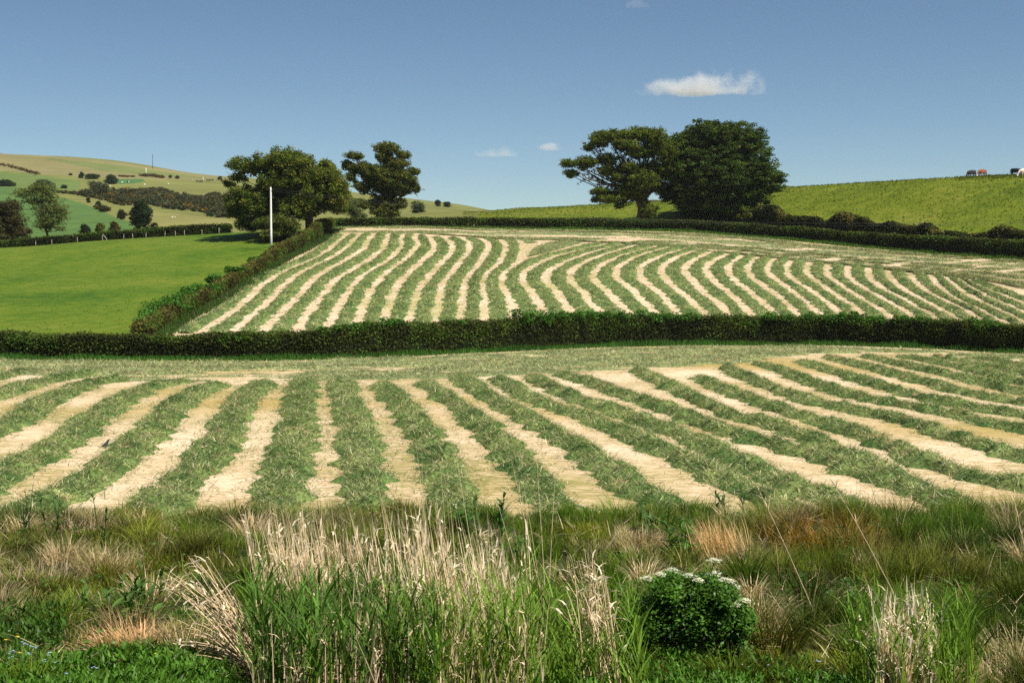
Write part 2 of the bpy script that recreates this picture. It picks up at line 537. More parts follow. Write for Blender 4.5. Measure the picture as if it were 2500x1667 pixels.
# first row has to share the border of the sheets before it
q = gridq(*G4.shape[:2]); P4 = G4.reshape(-1, 3)
cpx = CX + F*P4[:, 0]/P4[:, 1]; cpy = HZ - F*P4[:, 2]/P4[:, 1]
jit = (fbm(P4[:, 0]*0.03, P4[:, 1]*0.03, 31, 3) - 0.5)
hc = 0.78*np.tile(np.array([[0.185, 0.195, 0.055]]), (len(P4), 1))
def z1(pts): return crop(pts, 2.851, 0, 350)
def paint(poly, c):
    m = inside(cpx + jit*6, cpy + jit*6, z1(poly)); hc[m] = 0.78*np.asarray(c)
paint([(-900, 60), (0, 60), (900, 140), (1600, 240), (1600, 262), (1100, 255), (560, 235), (250, 215), (0, 190), (-900, 150)], (0.225, 0.205, 0.085))
paint([(300, 100), (800, 150), (1100, 190), (1600, 262), (1150, 228), (700, 190)], (0.16, 0.19, 0.06))
paint([(-900, 190), (0, 195), (250, 218), (560, 262), (560, 330), (360, 345), (0, 300), (-900, 250)], (0.135, 0.190, 0.050))
paint([(-900, 250), (0, 300), (200, 320), (400, 370), (560, 415), (700, 462), (800, 512), (900, 545), (1060, 590), (600, 660), (0, 720), (-900, 720)], (0.090, 0.165, 0.040))
paint([(820, 250), (990, 246), (1010, 265), (960, 278), (820, 290)], (0.065, 0.15, 0.048))
paint([(840, 520), (1000, 470), (1560, 520), (1650, 560), (1100, 590)], (0.24, 0.23, 0.075))
paint([(950, 600), (1190, 590), (1190, 610), (950, 620)], (0.24, 0.18, 0.09))
part_right = (CX + F*P4[q].mean(1)[:, 0]/P4[q].mean(1)[:, 1] > 1170) & (np.repeat(np.arange(G4.shape[0]-1), G4.shape[1]-1) < 33 + 26)
part_sheet("right_pasture", P4, q[part_right], M['hillgrass'])
part_sheet("hillside", P4, q[~part_right], M['hill'], hc)



# ------------------------------------------------------------------ windrows of cut grass
def unit(v): return v / (np.linalg.norm(v, axis=-1, keepdims=True) + 1e-9)

HAY = np.array([[0.165, 0.210, 0.065], [0.30, 0.32, 0.13], [0.52, 0.49, 0.29], [0.050, 0.098, 0.026], [0.46, 0.33, 0.19]])
HAY_NEAR = np.array([0.28, 0.29, 0.22, 0.15, 0.06])

def windrow(Lp, Rp, H, seed, label, group, across=10, dens=40, slen=(0.25, 0.6), swid=0.022, pale=0.0, cover=1.0, jag=0.30, endtaper=False):
    n = len(Lp)
    dl = Rp - Lp
    wid = np.linalg.norm(dl, axis=1)
    cen = (Lp + Rp)/2
    arc = np.concatenate([[0], np.cumsum(np.linalg.norm(np.diff(cen, axis=0), axis=1))])
    s = np.linspace(-1, 1, across + 1)
    ej = (fbm(arc*0.9, arc*0 + seed, seed, 4) - 0.5)*2*jag*2
    ej2 = (fbm(arc*0.9, arc*0 + seed + 50, seed + 3, 4) - 0.5)*2*jag*2
    half = wid/2
    e = unit(dl)
    endf = np.clip((np.minimum(arc, arc[-1] - arc) if endtaper else arc[-1] - arc + 0*arc)/1.2, 0, 1)**0.5
    if not endtaper: endf = np.minimum(endf, 1)
    off = (s[None]*half[:, None]) + np.where(s[None] < 0, -np.abs(s[None])*ej[:, None], np.abs(s[None])*ej2[:, None])
    off = off * (0.35 + 0.65*endf[:, None])
    P = cen[:, None] + e[:, None]*off[..., None]
    X, Y = P[..., 0], P[..., 1]
    prof = np.clip(1 - np.abs(s)**2.2, 0, 1)[None]
    lump = 0.15 + 1.7*fbm(X*1.1, Y*1.1, seed + 9, 3)**1.5 + 0.7*(vnoise(X*3.6, Y*3.6, seed + 4) - 0.5)
    if cover < 1.0:
        lump = 0.25 + lump*np.clip((fbm(X*0.10, Y*0.8, seed + 13, 3) - (0.54 - cover*0.5))*12, -.6, 1)
    Z = terrain(X, Y) - 0.03 + H*prof*lump*endf[:, None]
    V = np.stack([X, Y, Z], -1)
    g = Geo()
    tone = np.clip(fbm(X*0.8, Y*0.8, seed + 21, 4)*1.7 - 0.35, 0, 1)[..., None]
    c = HAY[3]*1.3*(1 - tone) + HAY[0]*1.1*tone
    c = c*(1 - pale) + HAY[2]*pale
    g.add(V.reshape(-1, 3), gridq(n, across + 1), None, c.reshape(-1, 3))
    # loose stems lying on the heap
    N = int(arc[-1]*wid.mean()*dens)
    ti = rng.uniform(0, n - 1.001, N); si = np.clip(rng.normal(0, 0.60, N), -1.45, 1.45)
    i = ti.astype(int); f = (ti - i)[:, None]
    sc = np.clip((si + 1)/2*across, 0, across - 0.001); j = sc.astype(int); fj = (sc - j)[:, None]
    p = (V[i, j]*(1-f) + V[np.minimum(i+1, n-1), j]*f)*(1-fj) + (V[i, j+1]*(1-f) + V[np.minimum(i+1, n-1), j+1]*f)*fj
    ex = np.where(np.abs(si) > 1, (np.abs(si) - 1)*np.sign(si), 0)
    p[:, :2] += e[i]*(ex*half[i])[:, None]
    if cover < 1.0:
        k = (fbm(p[:, 0]*0.10, p[:, 1]*0.8, seed + 13, 3) > 0.55 - cover*0.5)
        p = p[k]
    N = len(p)
    hd = np.stack([np.diff(cen[:, 0], append=cen[-1, 0]), np.diff(cen[:, 1], append=cen[-1, 1])], -1)
    az = rng.uniform(0, 2*np.pi, N)
    pick = rng.choice(5, N, p=HAY_NEAR)
    tn = np.clip(fbm(p[:, 0]*0.8, p[:, 1]*0.8, seed + 21, 4)*1.9 - 0.45, 0, 1)
    pick = np.where(rng.uniform(0, 1, N) < 0.70*(1 - tn), 3, pick)
    pick = np.where((fbm(p[:, 0]*0.6, p[:, 1]*0.6, seed + 33, 2) > 0.80) & (rng.uniform(0, 1, N) < .6), 4, pick)
    col = HAY[pick]*rng.uniform(0.75, 1.25, (N, 1))
    col = col*(1-pale) + HAY[2]*pale*rng.uniform(0.8, 1.3, (N, 1))
    p[:, 2] += rng.uniform(0.0, 0.05, N)
    Vb, Qb, Tb, Cb = blades(p, rng.uniform(slen[0], slen[1], N), swid*rng.uniform(0.6, 1.5, N), az, rng.normal(1.25, 0.22, N), rng.normal(0.45, 0.3, N), col, nseg=2)
    g.add(Vb, Qb, Tb, Cb)
    o = g.build("windrow", M['hay'])
    tag(o, label, "windrow", group)
    return o

ORD = ["first", "second", "third", "fourth", "fifth", "sixth", "seventh", "eighth", "ninth", "tenth", "eleventh", "twelfth", "thirteenth",
       "fourteenth", "fifteenth", "sixteenth", "seventeenth", "eighteenth", "nineteenth", "twentieth", "twenty-first", "twenty-second",
       "twenty-third", "twenty-fourth", "twenty-fifth", "twenty-sixth", "twenty-seventh", "twenty-eighth", "twenty-ninth", "thirtieth",
       "thirty-first", "thirty-second", "thirty-third", "thirty-fourth", "thirty-fifth", "thirty-sixth"]

def c5(p): return crop(p, 3.733, 1200, 820)
def c6(p): return crop(p, 2.94, 1700, 820)
NEAR = [
 [(-60, 935), (0, 921), (51, 911), (127, 909)],
 [(-80, 985), (0, 967), (36, 953), (90, 937), (163, 924), (235, 913)],
 [(-80, 1085), (0, 1047), (54, 1022), (108, 985), (163, 960), (217, 940), (271, 931), (347, 926)],
 [(-60, 1200), (0, 1165), (72, 1126), (145, 1087), (202, 1047), (253, 1007), (307, 975), (361, 949), (416, 937), (463, 931)],
 [(110, 1232), (163, 1206), (235, 1166), (289, 1123), (343, 1079), (379, 1043), (416, 1004), (452, 975), (506, 949), (549, 940)],
 [(380, 1232), (416, 1206), (470, 1163), (517, 1108), (553, 1054), (571, 1014), (600, 971), (632, 949), (650, 937)],
 [(680, 1230), (687, 1199), (705, 1134), (723, 1061), (730, 1007), (734, 960), (744, 928)],
 [(890, 1230), (887, 1206), (883, 1134), (872, 1061), (854, 1000), (840, 964), (833, 931)],
 [(1112, 1230), (1100, 1206), (1075, 1134), (1039, 1069), (995, 1007), (955, 964), (937, 939)],
 [(1335, 1220), (1305, 1180), (1263, 1134), (1198, 1061), (1132, 1004), (1071, 960), (1035, 935)],
 c5([(1450, 1500), (1350, 1450), (1150, 1300), (950, 1130), (700, 970), (450, 830), (250, 720), (80, 620), (-130, 500), (-240, 420), (-310, 370)]),
 c5([(2400, 1450), (2150, 1330), (1900, 1200), (1700, 1120), (1400, 980), (1150, 860), (900, 760), (700, 690), (500, 630), (300, 550), (150, 450), (60, 395)]),
 c6([(860, 1150), (700, 1090), (550, 1030), (400, 950)]) + c5([(2240, 1150), (2100, 1080), (1900, 980), (1700, 900), (1500, 830), (1250, 740), (1000, 650), (800, 590), (620, 510), (450, 430), (370, 370)]),
 c6([(1500, 1100), (1300, 1040), (1100, 960), (900, 890), (600, 800), (400, 750), (294, 716)]) + c5([(2050, 850), (1850, 780), (1700, 710), (1500, 640), (1150, 530), (950, 450), (800, 400), (640, 350)]),
 c6([(1500, 1060), (1350, 990), (1150, 880), (950, 800), (750, 720), (550, 650), (294, 590)]) + c5([(2000, 650), (1800, 560), (1600, 450), (1450, 380), (1330, 310)]),
 c6([(2500, 1110), (2352, 1090), (2100, 1050), (1900, 1000), (1700, 940), (1500, 850), (1300, 770), (1100, 690), (900, 620), (700, 570), (500, 500), (300, 430), (150, 370), (20, 300)]),
 c6([(2500, 910), (2352, 880), (2200, 845), (1900, 750), (1600, 650), (1300, 580), (1000, 515), (760, 455), (550, 380), (380, 310), (200, 230)]),
 c6([(2500, 710), (2352, 680), (2100, 630), (1900, 585), (1700, 545), (1400, 495), (1200, 455), (1000, 400), (800, 330), (600, 250), (440, 200)]),
 c6([(2500, 605), (2352, 580), (2000, 525), (1800, 485), (1600, 445), (1400, 390), (1200, 330), (950, 250), (740, 190)]),
 c6([(2500, 510), (2352, 490), (2200, 465), (2000, 430), (1800, 385), (1600, 330), (1400, 270), (1150, 210), (950, 155)]),
 c6([(2500, 440), (2352, 415), (2200, 385), (2000, 330), (1800, 280), (1600, 240), (1400, 190), (1200, 150)]),
 c6([(2500, 375), (2352, 350), (2100, 280), (1900, 230), (1700, 190), (1450, 150)]),
 c6([(2500, 305), (2352, 280), (2150, 230), (1950, 190), (1700, 155)]),
 c6([(2500, 245), (2352, 220), (2200, 190), (2000, 160)]),
]
GN = "windrows in the near hay field"
for k, pts in enumerate(NEAR):
    X, Y = hit([p[0] for p in pts], [p[1] for p in pts])
    if k < 15:                                                     # run on to the ditch below the bank's edge
        if Y[0] > Y[-1]: X, Y = X[::-1], Y[::-1]
        if Y[0] < 60:
            d = np.array([X[0]-X[2], Y[0]-Y[2]]); d /= np.hypot(*d); q0 = max(0.5, (Y[0] - 40.5)/max(.3, -d[1]))
            q0 = min(q0, 14); X = np.concatenate([[X[0]+d[0]*q0], X]); Y = np.concatenate([[Y[0]+d[1]*q0], Y])
    P = smooth_path(np.stack([X, Y], -1), 0.16)
    tn = unit(np.gradient(P, axis=0)); nm = np.stack([tn[:, 1], -tn[:, 0]], -1)
    w = (2.20 if k < 7 else 2.05 if k < 9 else 1.78)*(1 + .16*(fbm(np.arange(len(P))*.03, np.zeros(len(P)), 170+k, 3) - .5)*2)[:, None]
    windrow(P - nm*w/2, P + nm*w/2, 0.36, 100 + k,
            "ridge of cut green grass in the near field, %s ridge counted from the left" % ORD[k], GN, across=12, dens=170, swid=0.02, slen=(.2, .55))
HEAD = [[(-200, 882), (0, 885), (400, 890), (800, 884), (1200, 870), (1500, 857), (1900, 850), (2200, 858), (2700, 888)],
        [(-200, 893), (0, 896), (400, 902), (800, 897), (1200, 884), (1500, 870), (1800, 861), (2100, 862)],
        [(-200, 908), (0, 908), (300, 914), (600, 913), (900, 908), (1200, 897), (1450, 886), (1700, 876), (1950, 864)],
        [(330, 926), (500, 926), (800, 924), (1050, 919), (1300, 908), (1480, 899), (1700, 888), (1860, 877)]]
for k, pts in enumerate(HEAD):
    X, Y = hit([p[0] for p in pts], [p[1] for p in pts])
    P = smooth_path(np.stack([X, Y], -1), 0.25)
    tn = unit(np.gradient(P, axis=0)); nm = np.stack([tn[:, 1], -tn[:, 0]], -1)
    w = (5.2, 6.2, 6.0, 4.2)[k]
    windrow(P - nm*w/2, P + nm*w/2, 0.20, 140 + k, ("loose cut grass strewn along the foot of the near hedge", "second strip of scattered cut grass below the near hedge",
            "third strip of scattered cut grass crossing the far end of the near field", "broken strip of cut grass where the near ridges stop")[k], "headland strips of the near hay field", across=24, dens=70, swid=0.034, slen=(.25, .6),
            pale=0.20, cover=(0.32, 0.20, 0.16, 0.12)[k], jag=0.4)
# stems the rake left lying on the pale stubble between the ridges
N = 110000
Yl = np.sqrt(rng.uniform(40**2, 150**2, N)); Xl = rng.uniform(-.42, .42, N)*Yl
kk = (Yl < pchip1(PX, YH, CX + F*Xl/Yl) - 2) & (fbm(Xl*.35, Yl*.35, 151, 3) > .42)
Xl, Yl = Xl[kk], Yl[kk]; N = len(Xl)
V, Q, T, Cc = blades(np.column_stack([Xl, Yl, terrain(Xl, Yl) + .015]), rng.uniform(.2, .5, N), .03*rng.uniform(.6, 1.4, N), rng.uniform(0, 6.28, N), rng.normal(1.45, .1, N), rng.normal(.1, .1, N),
                     np.array([[.58, .46, .28], [.34, .31, .13], [.20, .24, .08], [.50, .33, .18]])[rng.choice(4, N, p=[.45, .22, .18, .15])]*rng.uniform(.7, 1.2, (N, 1)), nseg=2)
tag(mk("hay_litter", V, Q, T, Cc, M['hay']), "loose stems littering the pale stubble of the near field", "hay", None, "stuff")

def u1(p): return crop(p, 3.92, 400, 540)
def u2(p): return crop(p, 3.92, 900, 540)
def u3(p): return crop(p, 3.92, 1400, 540)
def u4(p): return crop(p, 3.92, 1900, 540)
GAPS_A = [
 u1([(60, 1075), (150, 1010), (400, 860), (650, 680), (820, 550), (1020, 460), (1250, 360), (1470, 230), (1600, 120)]),
 u1([(340, 1075), (440, 1005), (640, 880), (800, 750), (920, 630), (1080, 520), (1300, 420), (1500, 330), (1640, 220), (1760, 130)]),
 u1([(650, 1075), (730, 1005), (880, 870), (1030, 740), (1120, 640), (1260, 520), (1500, 400), (1680, 300), (1790, 210), (1880, 120)]),
 u1([(910, 1075), (980, 1005), (1130, 870), (1280, 720), (1400, 590), (1520, 490), (1740, 370), (1900, 270), (1950, 190), (2010, 115)]),
 u1([(1270, 1070), (1320, 975), (1400, 850), (1520, 710), (1610, 590), (1780, 480), (1960, 370), (2100, 260), (2130, 180), (2170, 110)]),
 u1([(1550, 1070), (1590, 975), (1660, 830), (1750, 690), (1840, 580), (2000, 460), (2180, 350), (2270, 250), (2270, 180), (2300, 115)]),
 u2([(-140, 1060), (-110, 965), (-60, 820), (0, 700), (95, 570), (240, 440), (400, 310), (470, 220), (440, 150), (460, 120)]),
 u2([(125, 1060), (150, 945), (200, 800), (270, 620), (360, 520), (500, 390), (620, 270), (610, 200), (570, 150)]),
 u2([(365, 1060), (385, 960), (430, 800), (490, 650), (580, 530), (700, 400), (800, 280), (790, 210), (720, 155)]),
 u2([(630, 1060), (640, 965), (670, 780), (700, 620), (780, 510), (880, 380), (960, 280), (960, 210), (870, 155)]),
 u2([(880, 1060), (885, 930), (900, 760), (920, 590), (1000, 480), (1090, 360), (1140, 270), (1130, 200), (1040, 160)]),
 u2([(1110, 1060), (1100, 890), (1110, 750), (1090, 600), (1110, 520), (1220, 430), (1290, 330), (1310, 240), (1260, 180), (1180, 155)]),
 u2([(1480, 1060), (1420, 920), (1370, 800), (1320, 700), (1275, 600), (1280, 530), (1370, 440), (1450, 375), (1460, 300), (1470, 220), (1400, 170), (1350, 160)]),
]
GAPS_B = [
 u2([(1480, 1060), (1420, 920), (1370, 800), (1320, 700), (1275, 600), (1280, 530), (1370, 440), (1480, 370), (1750, 300), (1950, 250), (2150, 205)]),
 u2([(1790, 1050), (1690, 890), (1620, 780), (1560, 680), (1470, 580), (1480, 510), (1580, 430), (1750, 350), (1950, 295), (2300, 215)]),
 u2([(2050, 1050), (1960, 920), (1880, 800), (1800, 680), (1690, 560), (1710, 500), (1850, 410), (2050, 330), (2250, 270), (2500, 205)]),
 u2([(2380, 1030), (2280, 905), (2120, 780), (2060, 690), (1940, 570), (1930, 500), (2050, 400), (2200, 340), (2350, 290), (2500, 245), (2680, 195)]),
 u3([(650, 1020), (540, 890), (420, 770), (290, 650), (190, 560), (220, 470), (330, 390), (480, 330), (660, 280), (860, 225)]),
 u3([(890, 1010), (780, 880), (640, 740), (520, 620), (410, 540), (410, 470), (500, 390), (680, 310), (820, 270), (1010, 235)]),
 u3([(1080, 1010), (990, 890), (900, 760), (770, 650), (650, 540), (640, 460), (720, 390), (860, 330), (1000, 285), (1110, 255)]),
 u3([(1390, 1010), (1310, 920), (1200, 830), (1100, 740), (960, 630), (830, 490), (860, 430), (960, 360), (1100, 300), (1220, 265)]),
 u3([(1600, 1010), (1520, 930), (1420, 810), (1260, 690), (1150, 580), (1070, 500), (1080, 430), (1190, 350), (1330, 285)]),
 u3([(1820, 1010), (1730, 930), (1640, 830), (1500, 700), (1380, 600), (1280, 500), (1280, 430), (1380, 360), (1520, 292)]),
 u3([(2040, 1010), (1960, 930), (1840, 800), (1700, 680), (1560, 580), (1480, 490), (1490, 430), (1570, 360), (1670, 303)]),
 u3([(2260, 1010), (2170, 920), (2020, 770), (1860, 650), (1740, 560), (1670, 480), (1680, 420), (1740, 360), (1830, 315)]),
 u4([(520, 1000), (420, 915), (300, 810), (180, 710), (40, 600), (-50, 540), (-100, 480), (-90, 420), (-10, 335)]),
 u4([(740, 1000), (630, 910), (480, 790), (330, 680), (200, 600), (100, 510), (80, 460), (110, 390), (155, 350)]),
 u4([(930, 1010), (850, 940), (700, 800), (540, 690), (400, 600), (300, 520), (280, 450), (320, 365)]),
 u4([(1200, 1010), (1110, 940), (960, 830), (850, 770), (700, 680), (560, 590), (480, 520), (470, 450), (495, 380)]),
 u4([(1410, 1010), (1330, 950), (1150, 820), (980, 730), (820, 640), (700, 560), (670, 490), (680, 395)]),
 u4([(1640, 1020), (1580, 980), (1430, 870), (1320, 820), (1180, 730), (1030, 660), (900, 570), (860, 490), (865, 410)]),
 u4([(1870, 1030), (1790, 975), (1600, 870), (1400, 760), (1250, 680), (1120, 590), (1060, 520), (1040, 430)]),
 u4([(2060, 1050), (1950, 965), (1750, 820), (1530, 720), (1400, 650), (1300, 570), (1250, 490), (1200, 450)]),
 u4([(2340, 1060), (2240, 1005), (2050, 910), (1880, 820), (1700, 740), (1600, 670), (1500, 570), (1440, 500), (1380, 462)]),
 u4([(2520, 1060), (2352, 970), (2150, 860), (1980, 790), (1850, 720), (1740, 650), (1640, 570), (1560, 490)]),
 u4([(2560, 970), (2352, 870), (2180, 800), (2020, 720), (1900, 660), (1780, 580), (1700, 525)]),
 u4([(2560, 880), (2352, 785), (2180, 720), (2020, 655), (1880, 600), (1800, 555)]),
 u4([(2560, 790), (2352, 705), (2200, 650), (2080, 605), (1950, 565)]),
]
GU = "windrows in the upper hay field"
cnt = 0
def loft(a, b, H, seed, label, group, lo=0.16, hi=0.84, step=0.3, **kw):
    pa = smooth_path(np.stack(hit([p[0] for p in a], [p[1] for p in a], 128), -1), step)
    pb = smooth_path(np.stack(hit([p[0] for p in b], [p[1] for p in b], 128), -1), step)
    n = max(len(pa), len(pb))
    f = lambda P: np.stack([np.interp(np.linspace(0, 1, n), np.linspace(0, 1, len(P)), P[:, k]) for k in (0, 1)], -1)
    pa, pb = f(pa), f(pb)
    return windrow(pa + (pb-pa)*lo, pa + (pb-pa)*hi, H, seed, label, group, **kw)
for G in (GAPS_A, GAPS_B):
    for k in range(len(G)-1):
        loft(G[k], G[k+1], 0.30, 200 + cnt, "curving ridge of cut grass in the upper field, %s ridge counted from the left" % ORD[cnt], GU,
             across=10, dens=34, swid=0.045, slen=(0.25, 0.6), pale=0.03)
        cnt += 1
UH = [
 u2([(-330, 62), (300, 66), (1000, 72), (1960, 82)]) + u3([(700, 98), (1300, 125), (1900, 172)]) + u4([(230, 215), (900, 272), (1350, 312), (1900, 352), (2500, 395)]),
 u2([(-330, 95), (300, 95), (1000, 98), (1960, 103)]) + u3([(700, 122), (1300, 158), (1900, 205)]) + u4([(230, 258), (900, 308), (1350, 343), (1900, 383), (2500, 425)]),
 u2([(-260, 112), (300, 116), (1000, 130), (1960, 150)]) + u3([(700, 172), (1300, 214), (1900, 268)]) + u4([(230, 300), (900, 350), (1400, 392), (2000, 432), (2500, 470)]),
 u2([(1400, 165), (1960, 185)]) + u3([(400, 190), (850, 212), (1300, 245), (1900, 297)]) + u4([(100, 310), (500, 350), (1200, 412), (1800, 465), (2500, 535)]),
 u3([(700, 222), (1100, 258), (1500, 283), (1900, 315)]) + u4([(100, 335), (500, 375), (1000, 418), (1400, 455), (1900, 515), (2500, 600)]),
 u4([(1450, 465), (1700, 520), (2100, 590), (2500, 690)]),
]
for k in range(len(UH)-1):
    loft(UH[k], UH[k+1], 0.17, 260 + k, "%s of the thin strips of cut grass running along the foot of the upper hedge" % ("topmost", "second", "third", "fourth", "lowest")[k],
         "headland strips of the upper hay field", lo=0.02 if k == 0 else 0.06, hi=0.90, across=10, dens=24, swid=0.05, slen=(0.3, 0.7), pale=0.22, cover=0.30)
loft(u2([(1500, 350), (1520, 290), (1600, 230), (1750, 190)]), u2([(1700, 305), (1850, 265), (2050, 215), (2200, 180)]), 0.26, 270,
     "short wedge of cut grass where the two sets of upper ridges meet", GU, lo=0.05, hi=0.95, across=10, dens=30, swid=0.05, pale=0.15)
loft(u2([(1480, 220), (1420, 172), (1380, 160)]), u2([(1680, 200), (1600, 180), (1530, 160)]), 0.26, 271,
     "stub of cut grass beside the end of the curving upper ridges", GU, lo=0.1, hi=0.75, across=8, dens=30, swid=0.05, pale=0.15)

# ------------------------------------------------------------------ hedges
def hedge(name, xy, hgt, width, label, group, leafsize, dens, pal, seed, step=0.5, tops=None, cat="hedge", top_tone=None, ragged=0.12):
    """clipped hedge along a ground path: dark twiggy body with leaf sprays over its sides and top"""
    P = smooth_path(xy, step)
    n = len(P)
    arc = np.concatenate([[0], np.cumsum(np.linalg.norm(np.diff(P, axis=0), axis=1))])
    tn = unit(np.gradient(P, axis=0)); nm = np.stack([tn[:, 1], -tn[:, 0]], -1)
    h = np.interp(np.linspace(0, 1, n), np.linspace(0, 1, len(hgt)), hgt)
    h = h*(1 + (fbm(arc*0.25, arc*0, seed, 3) - 0.5)*ragged*2)
    ang = np.linspace(0, np.pi, 13)
    # rounded box section
    sx = -np.sign(np.cos(ang))*np.abs(np.cos(ang))**0.45
    sz = np.abs(np.sin(ang))**0.45
    wv = width/2*(1 + (fbm(arc*0.3, arc*0 + 9, seed+2, 3) - 0.5)*0.5)
    X = P[:, None, 0] + nm[:, None, 0]*sx[None]*wv[:, None]
    Y = P[:, None, 1] + nm[:, None, 1]*sx[None]*wv[:, None]
    base = terrain(P[:, 0], P[:, 1])
    bul = (fbm(arc[:, None]*0.55 + 0*sx[None], sx[None]*1.2 + sz[None] + 0*arc[:, None], seed+5, 3) - 0.5)*0.5
    Z = np.minimum(terrain(X, Y), base[:, None])*0 + base[:, None] - 0.15 + sz[None]*(h[:, None] + bul*0.6 + 0.15)
    X = X + nm[:, None, 0]*sx[None]*bul; Y = Y + nm[:, None, 1]*sx[None]*bul
    V = np.stack([X, Y, Z], -1)
    shrink = 0.12
    Vi = V.copy()
    Vi[..., 0] -= nm[:, None, 0]*sx[None]*shrink; Vi[..., 1] -= nm[:, None, 1]*sx[None]*shrink; Vi[..., 2] -= shrink*sz[None]
    g = Geo()
    pal = np.asarray(pal)
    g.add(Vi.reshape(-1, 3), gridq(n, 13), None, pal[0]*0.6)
    for e_ in (0, n-1): g.add(np.vstack([Vi[e_], [[P[e_, 0], P[e_, 1], base[e_]]]]), None, np.array([[a_, a_+1, 13] for a_ in range(12)]), pal[0]*.6)
    # leaves on the skin
    per = width + 2*h.mean()
    N = int(arc[-1]*per*dens)
    ti = rng.uniform(0, n-1.001, N); i = ti.astype(int); f = (ti-i)[:, None]
    tj = rng.uniform(0, 11.999, N); j = tj.astype(int); fj = (tj-j)[:, None]
    c = (V[i, j]*(1-f) + V[i+1, j]*f)*(1-fj) + (V[i, j+1]*(1-f) + V[i+1, j+1]*f)*fj
    c += rng.normal(0, 0.10, c.shape)
    c[:, 2] += np.abs(rng.normal(0, 0.05, N))*np.interp(tj, [0, 4, 6, 8, 12], [0, 1, 2, 1, 0])
    for e_, d_ in ((0, -1), (n-1, 1)):                              # leafy ends
        m_ = max(8, int(width*h[e_]*dens*1.3)); ids = slice(N - m_, N)
        if N > 4*m_:
            tj[ids] = rng.uniform(0, 11.999, m_); i[ids] = min(e_, n-2)
            rr = np.sqrt(rng.uniform(0, 1, m_))[:, None]
            j_ = tj[ids].astype(int)
            q0 = V[e_, j_]; cm = np.array([P[e_, 0], P[e_, 1], base[e_] + h[e_]*.45])
            c[ids] = cm + (q0 - cm)*rr + np.append(tn[e_], 0)*d_*(0.15 + 0.3*(1-rr)) + rng.normal(0, .08, (m_, 3))
            c = np.roll(c, m_, 0); tj = np.roll(tj, m_); i = np.roll(i, m_)
    lv, lq = leaf_quads(c, leafsize*rng.uniform(0.6, 1.4, N), 0.35)
    tone = fbm(arc[i]*0.35 + seed, tj*0.25, seed + 7, 4)
    k = np.clip((tone - 0.32)/0.36*(len(pal)-1), 0, len(pal)-1.001)
    k = np.clip(k + rng.normal(0, 0.45, N), 0, len(pal)-1.001)
    a = k.astype(int); ff = (k-a)[:, None]
    col = (pal[a]*(1-ff) + pal[a+1]*ff)*rng.uniform(0.7, 1.3, (N, 1))
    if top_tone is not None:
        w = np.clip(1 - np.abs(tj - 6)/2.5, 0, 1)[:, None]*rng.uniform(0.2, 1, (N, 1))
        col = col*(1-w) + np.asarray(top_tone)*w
    g.add(lv, lq, None, np.repeat(col, 4, 0))
    root = empty(name, (P[n//2, 0], P[n//2, 1], base[n//2]), label, cat, group)
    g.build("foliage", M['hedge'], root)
    return root, P, h, base, nm

def bush_geo(c, r, leafsize, n, col, up=0.5, squash=0.8, ncl=9, loose=(1.0, 0.0)):
    """rounded bush: leaf sprays gathered in clumps round the centre c (radii r)"""
    r = np.asarray(r, float)
    d = rng.normal(size=(ncl, 3)); d /= np.linalg.norm(d, axis=1)[:, None]; d[:, 2] = np.abs(d[:, 2])*0.9 - 0.1
    cc = c + d*r*rng.uniform(0.45, 0.72, (ncl, 1))
    k = rng.integers(0, ncl, n)
    e = rng.normal(size=(n, 3)); e /= np.linalg.norm(e, axis=1)[:, None]
    p = cc[k] + e*r*0.42*rng.uniform(0.6, 1.0, (n, 1))*loose[0] + rng.normal(0, loose[1], (n, 3))*r
    V, Q = leaf_quads(p, leafsize*rng.uniform(0.6, 1.4, n), up)
    cv = rng.uniform(0.75, 1.25, (ncl, 1))[k]*rng.uniform(0.75, 1.25, (n, 1))
    return V, Q, np.repeat(np.asarray(col)*cv, 4, 0)

def hp(pts, ymin=36.0):
    X, Y = hit([p[0] for p in pts], [p[1] for p in pts], ymin)
    return np.stack([X, Y], -1)

HP = np.array([[0.024, 0.030, 0.009], [0.042, 0.056, 0.012], [0.062, 0.085, 0.015], [0.058, 0.115, 0.016]])
nh_px = np.array([-420, -200, 0, 60, 110, 250, 500, 750, 1000, 1250, 1500, 1750, 2000, 2250, 2500, 2900], float)
nh_py = pchip1(PX, HEDGE_PY, nh_px) - 2
nh_xy = np.stack([(nh_px-CX)/F*(pchip1(PX, YH, nh_px)+1.4), pchip1(PX, YH, nh_px)+1.4], -1)
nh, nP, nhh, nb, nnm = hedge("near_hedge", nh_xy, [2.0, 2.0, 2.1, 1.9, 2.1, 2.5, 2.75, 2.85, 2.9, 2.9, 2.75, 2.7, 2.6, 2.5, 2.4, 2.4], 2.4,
     "long dark clipped hedge between the near and upper hay fields", None, 0.20, 110, HP, 41, 0.4, top_tone=(0.085, 0.105, 0.022), ragged=0.10)
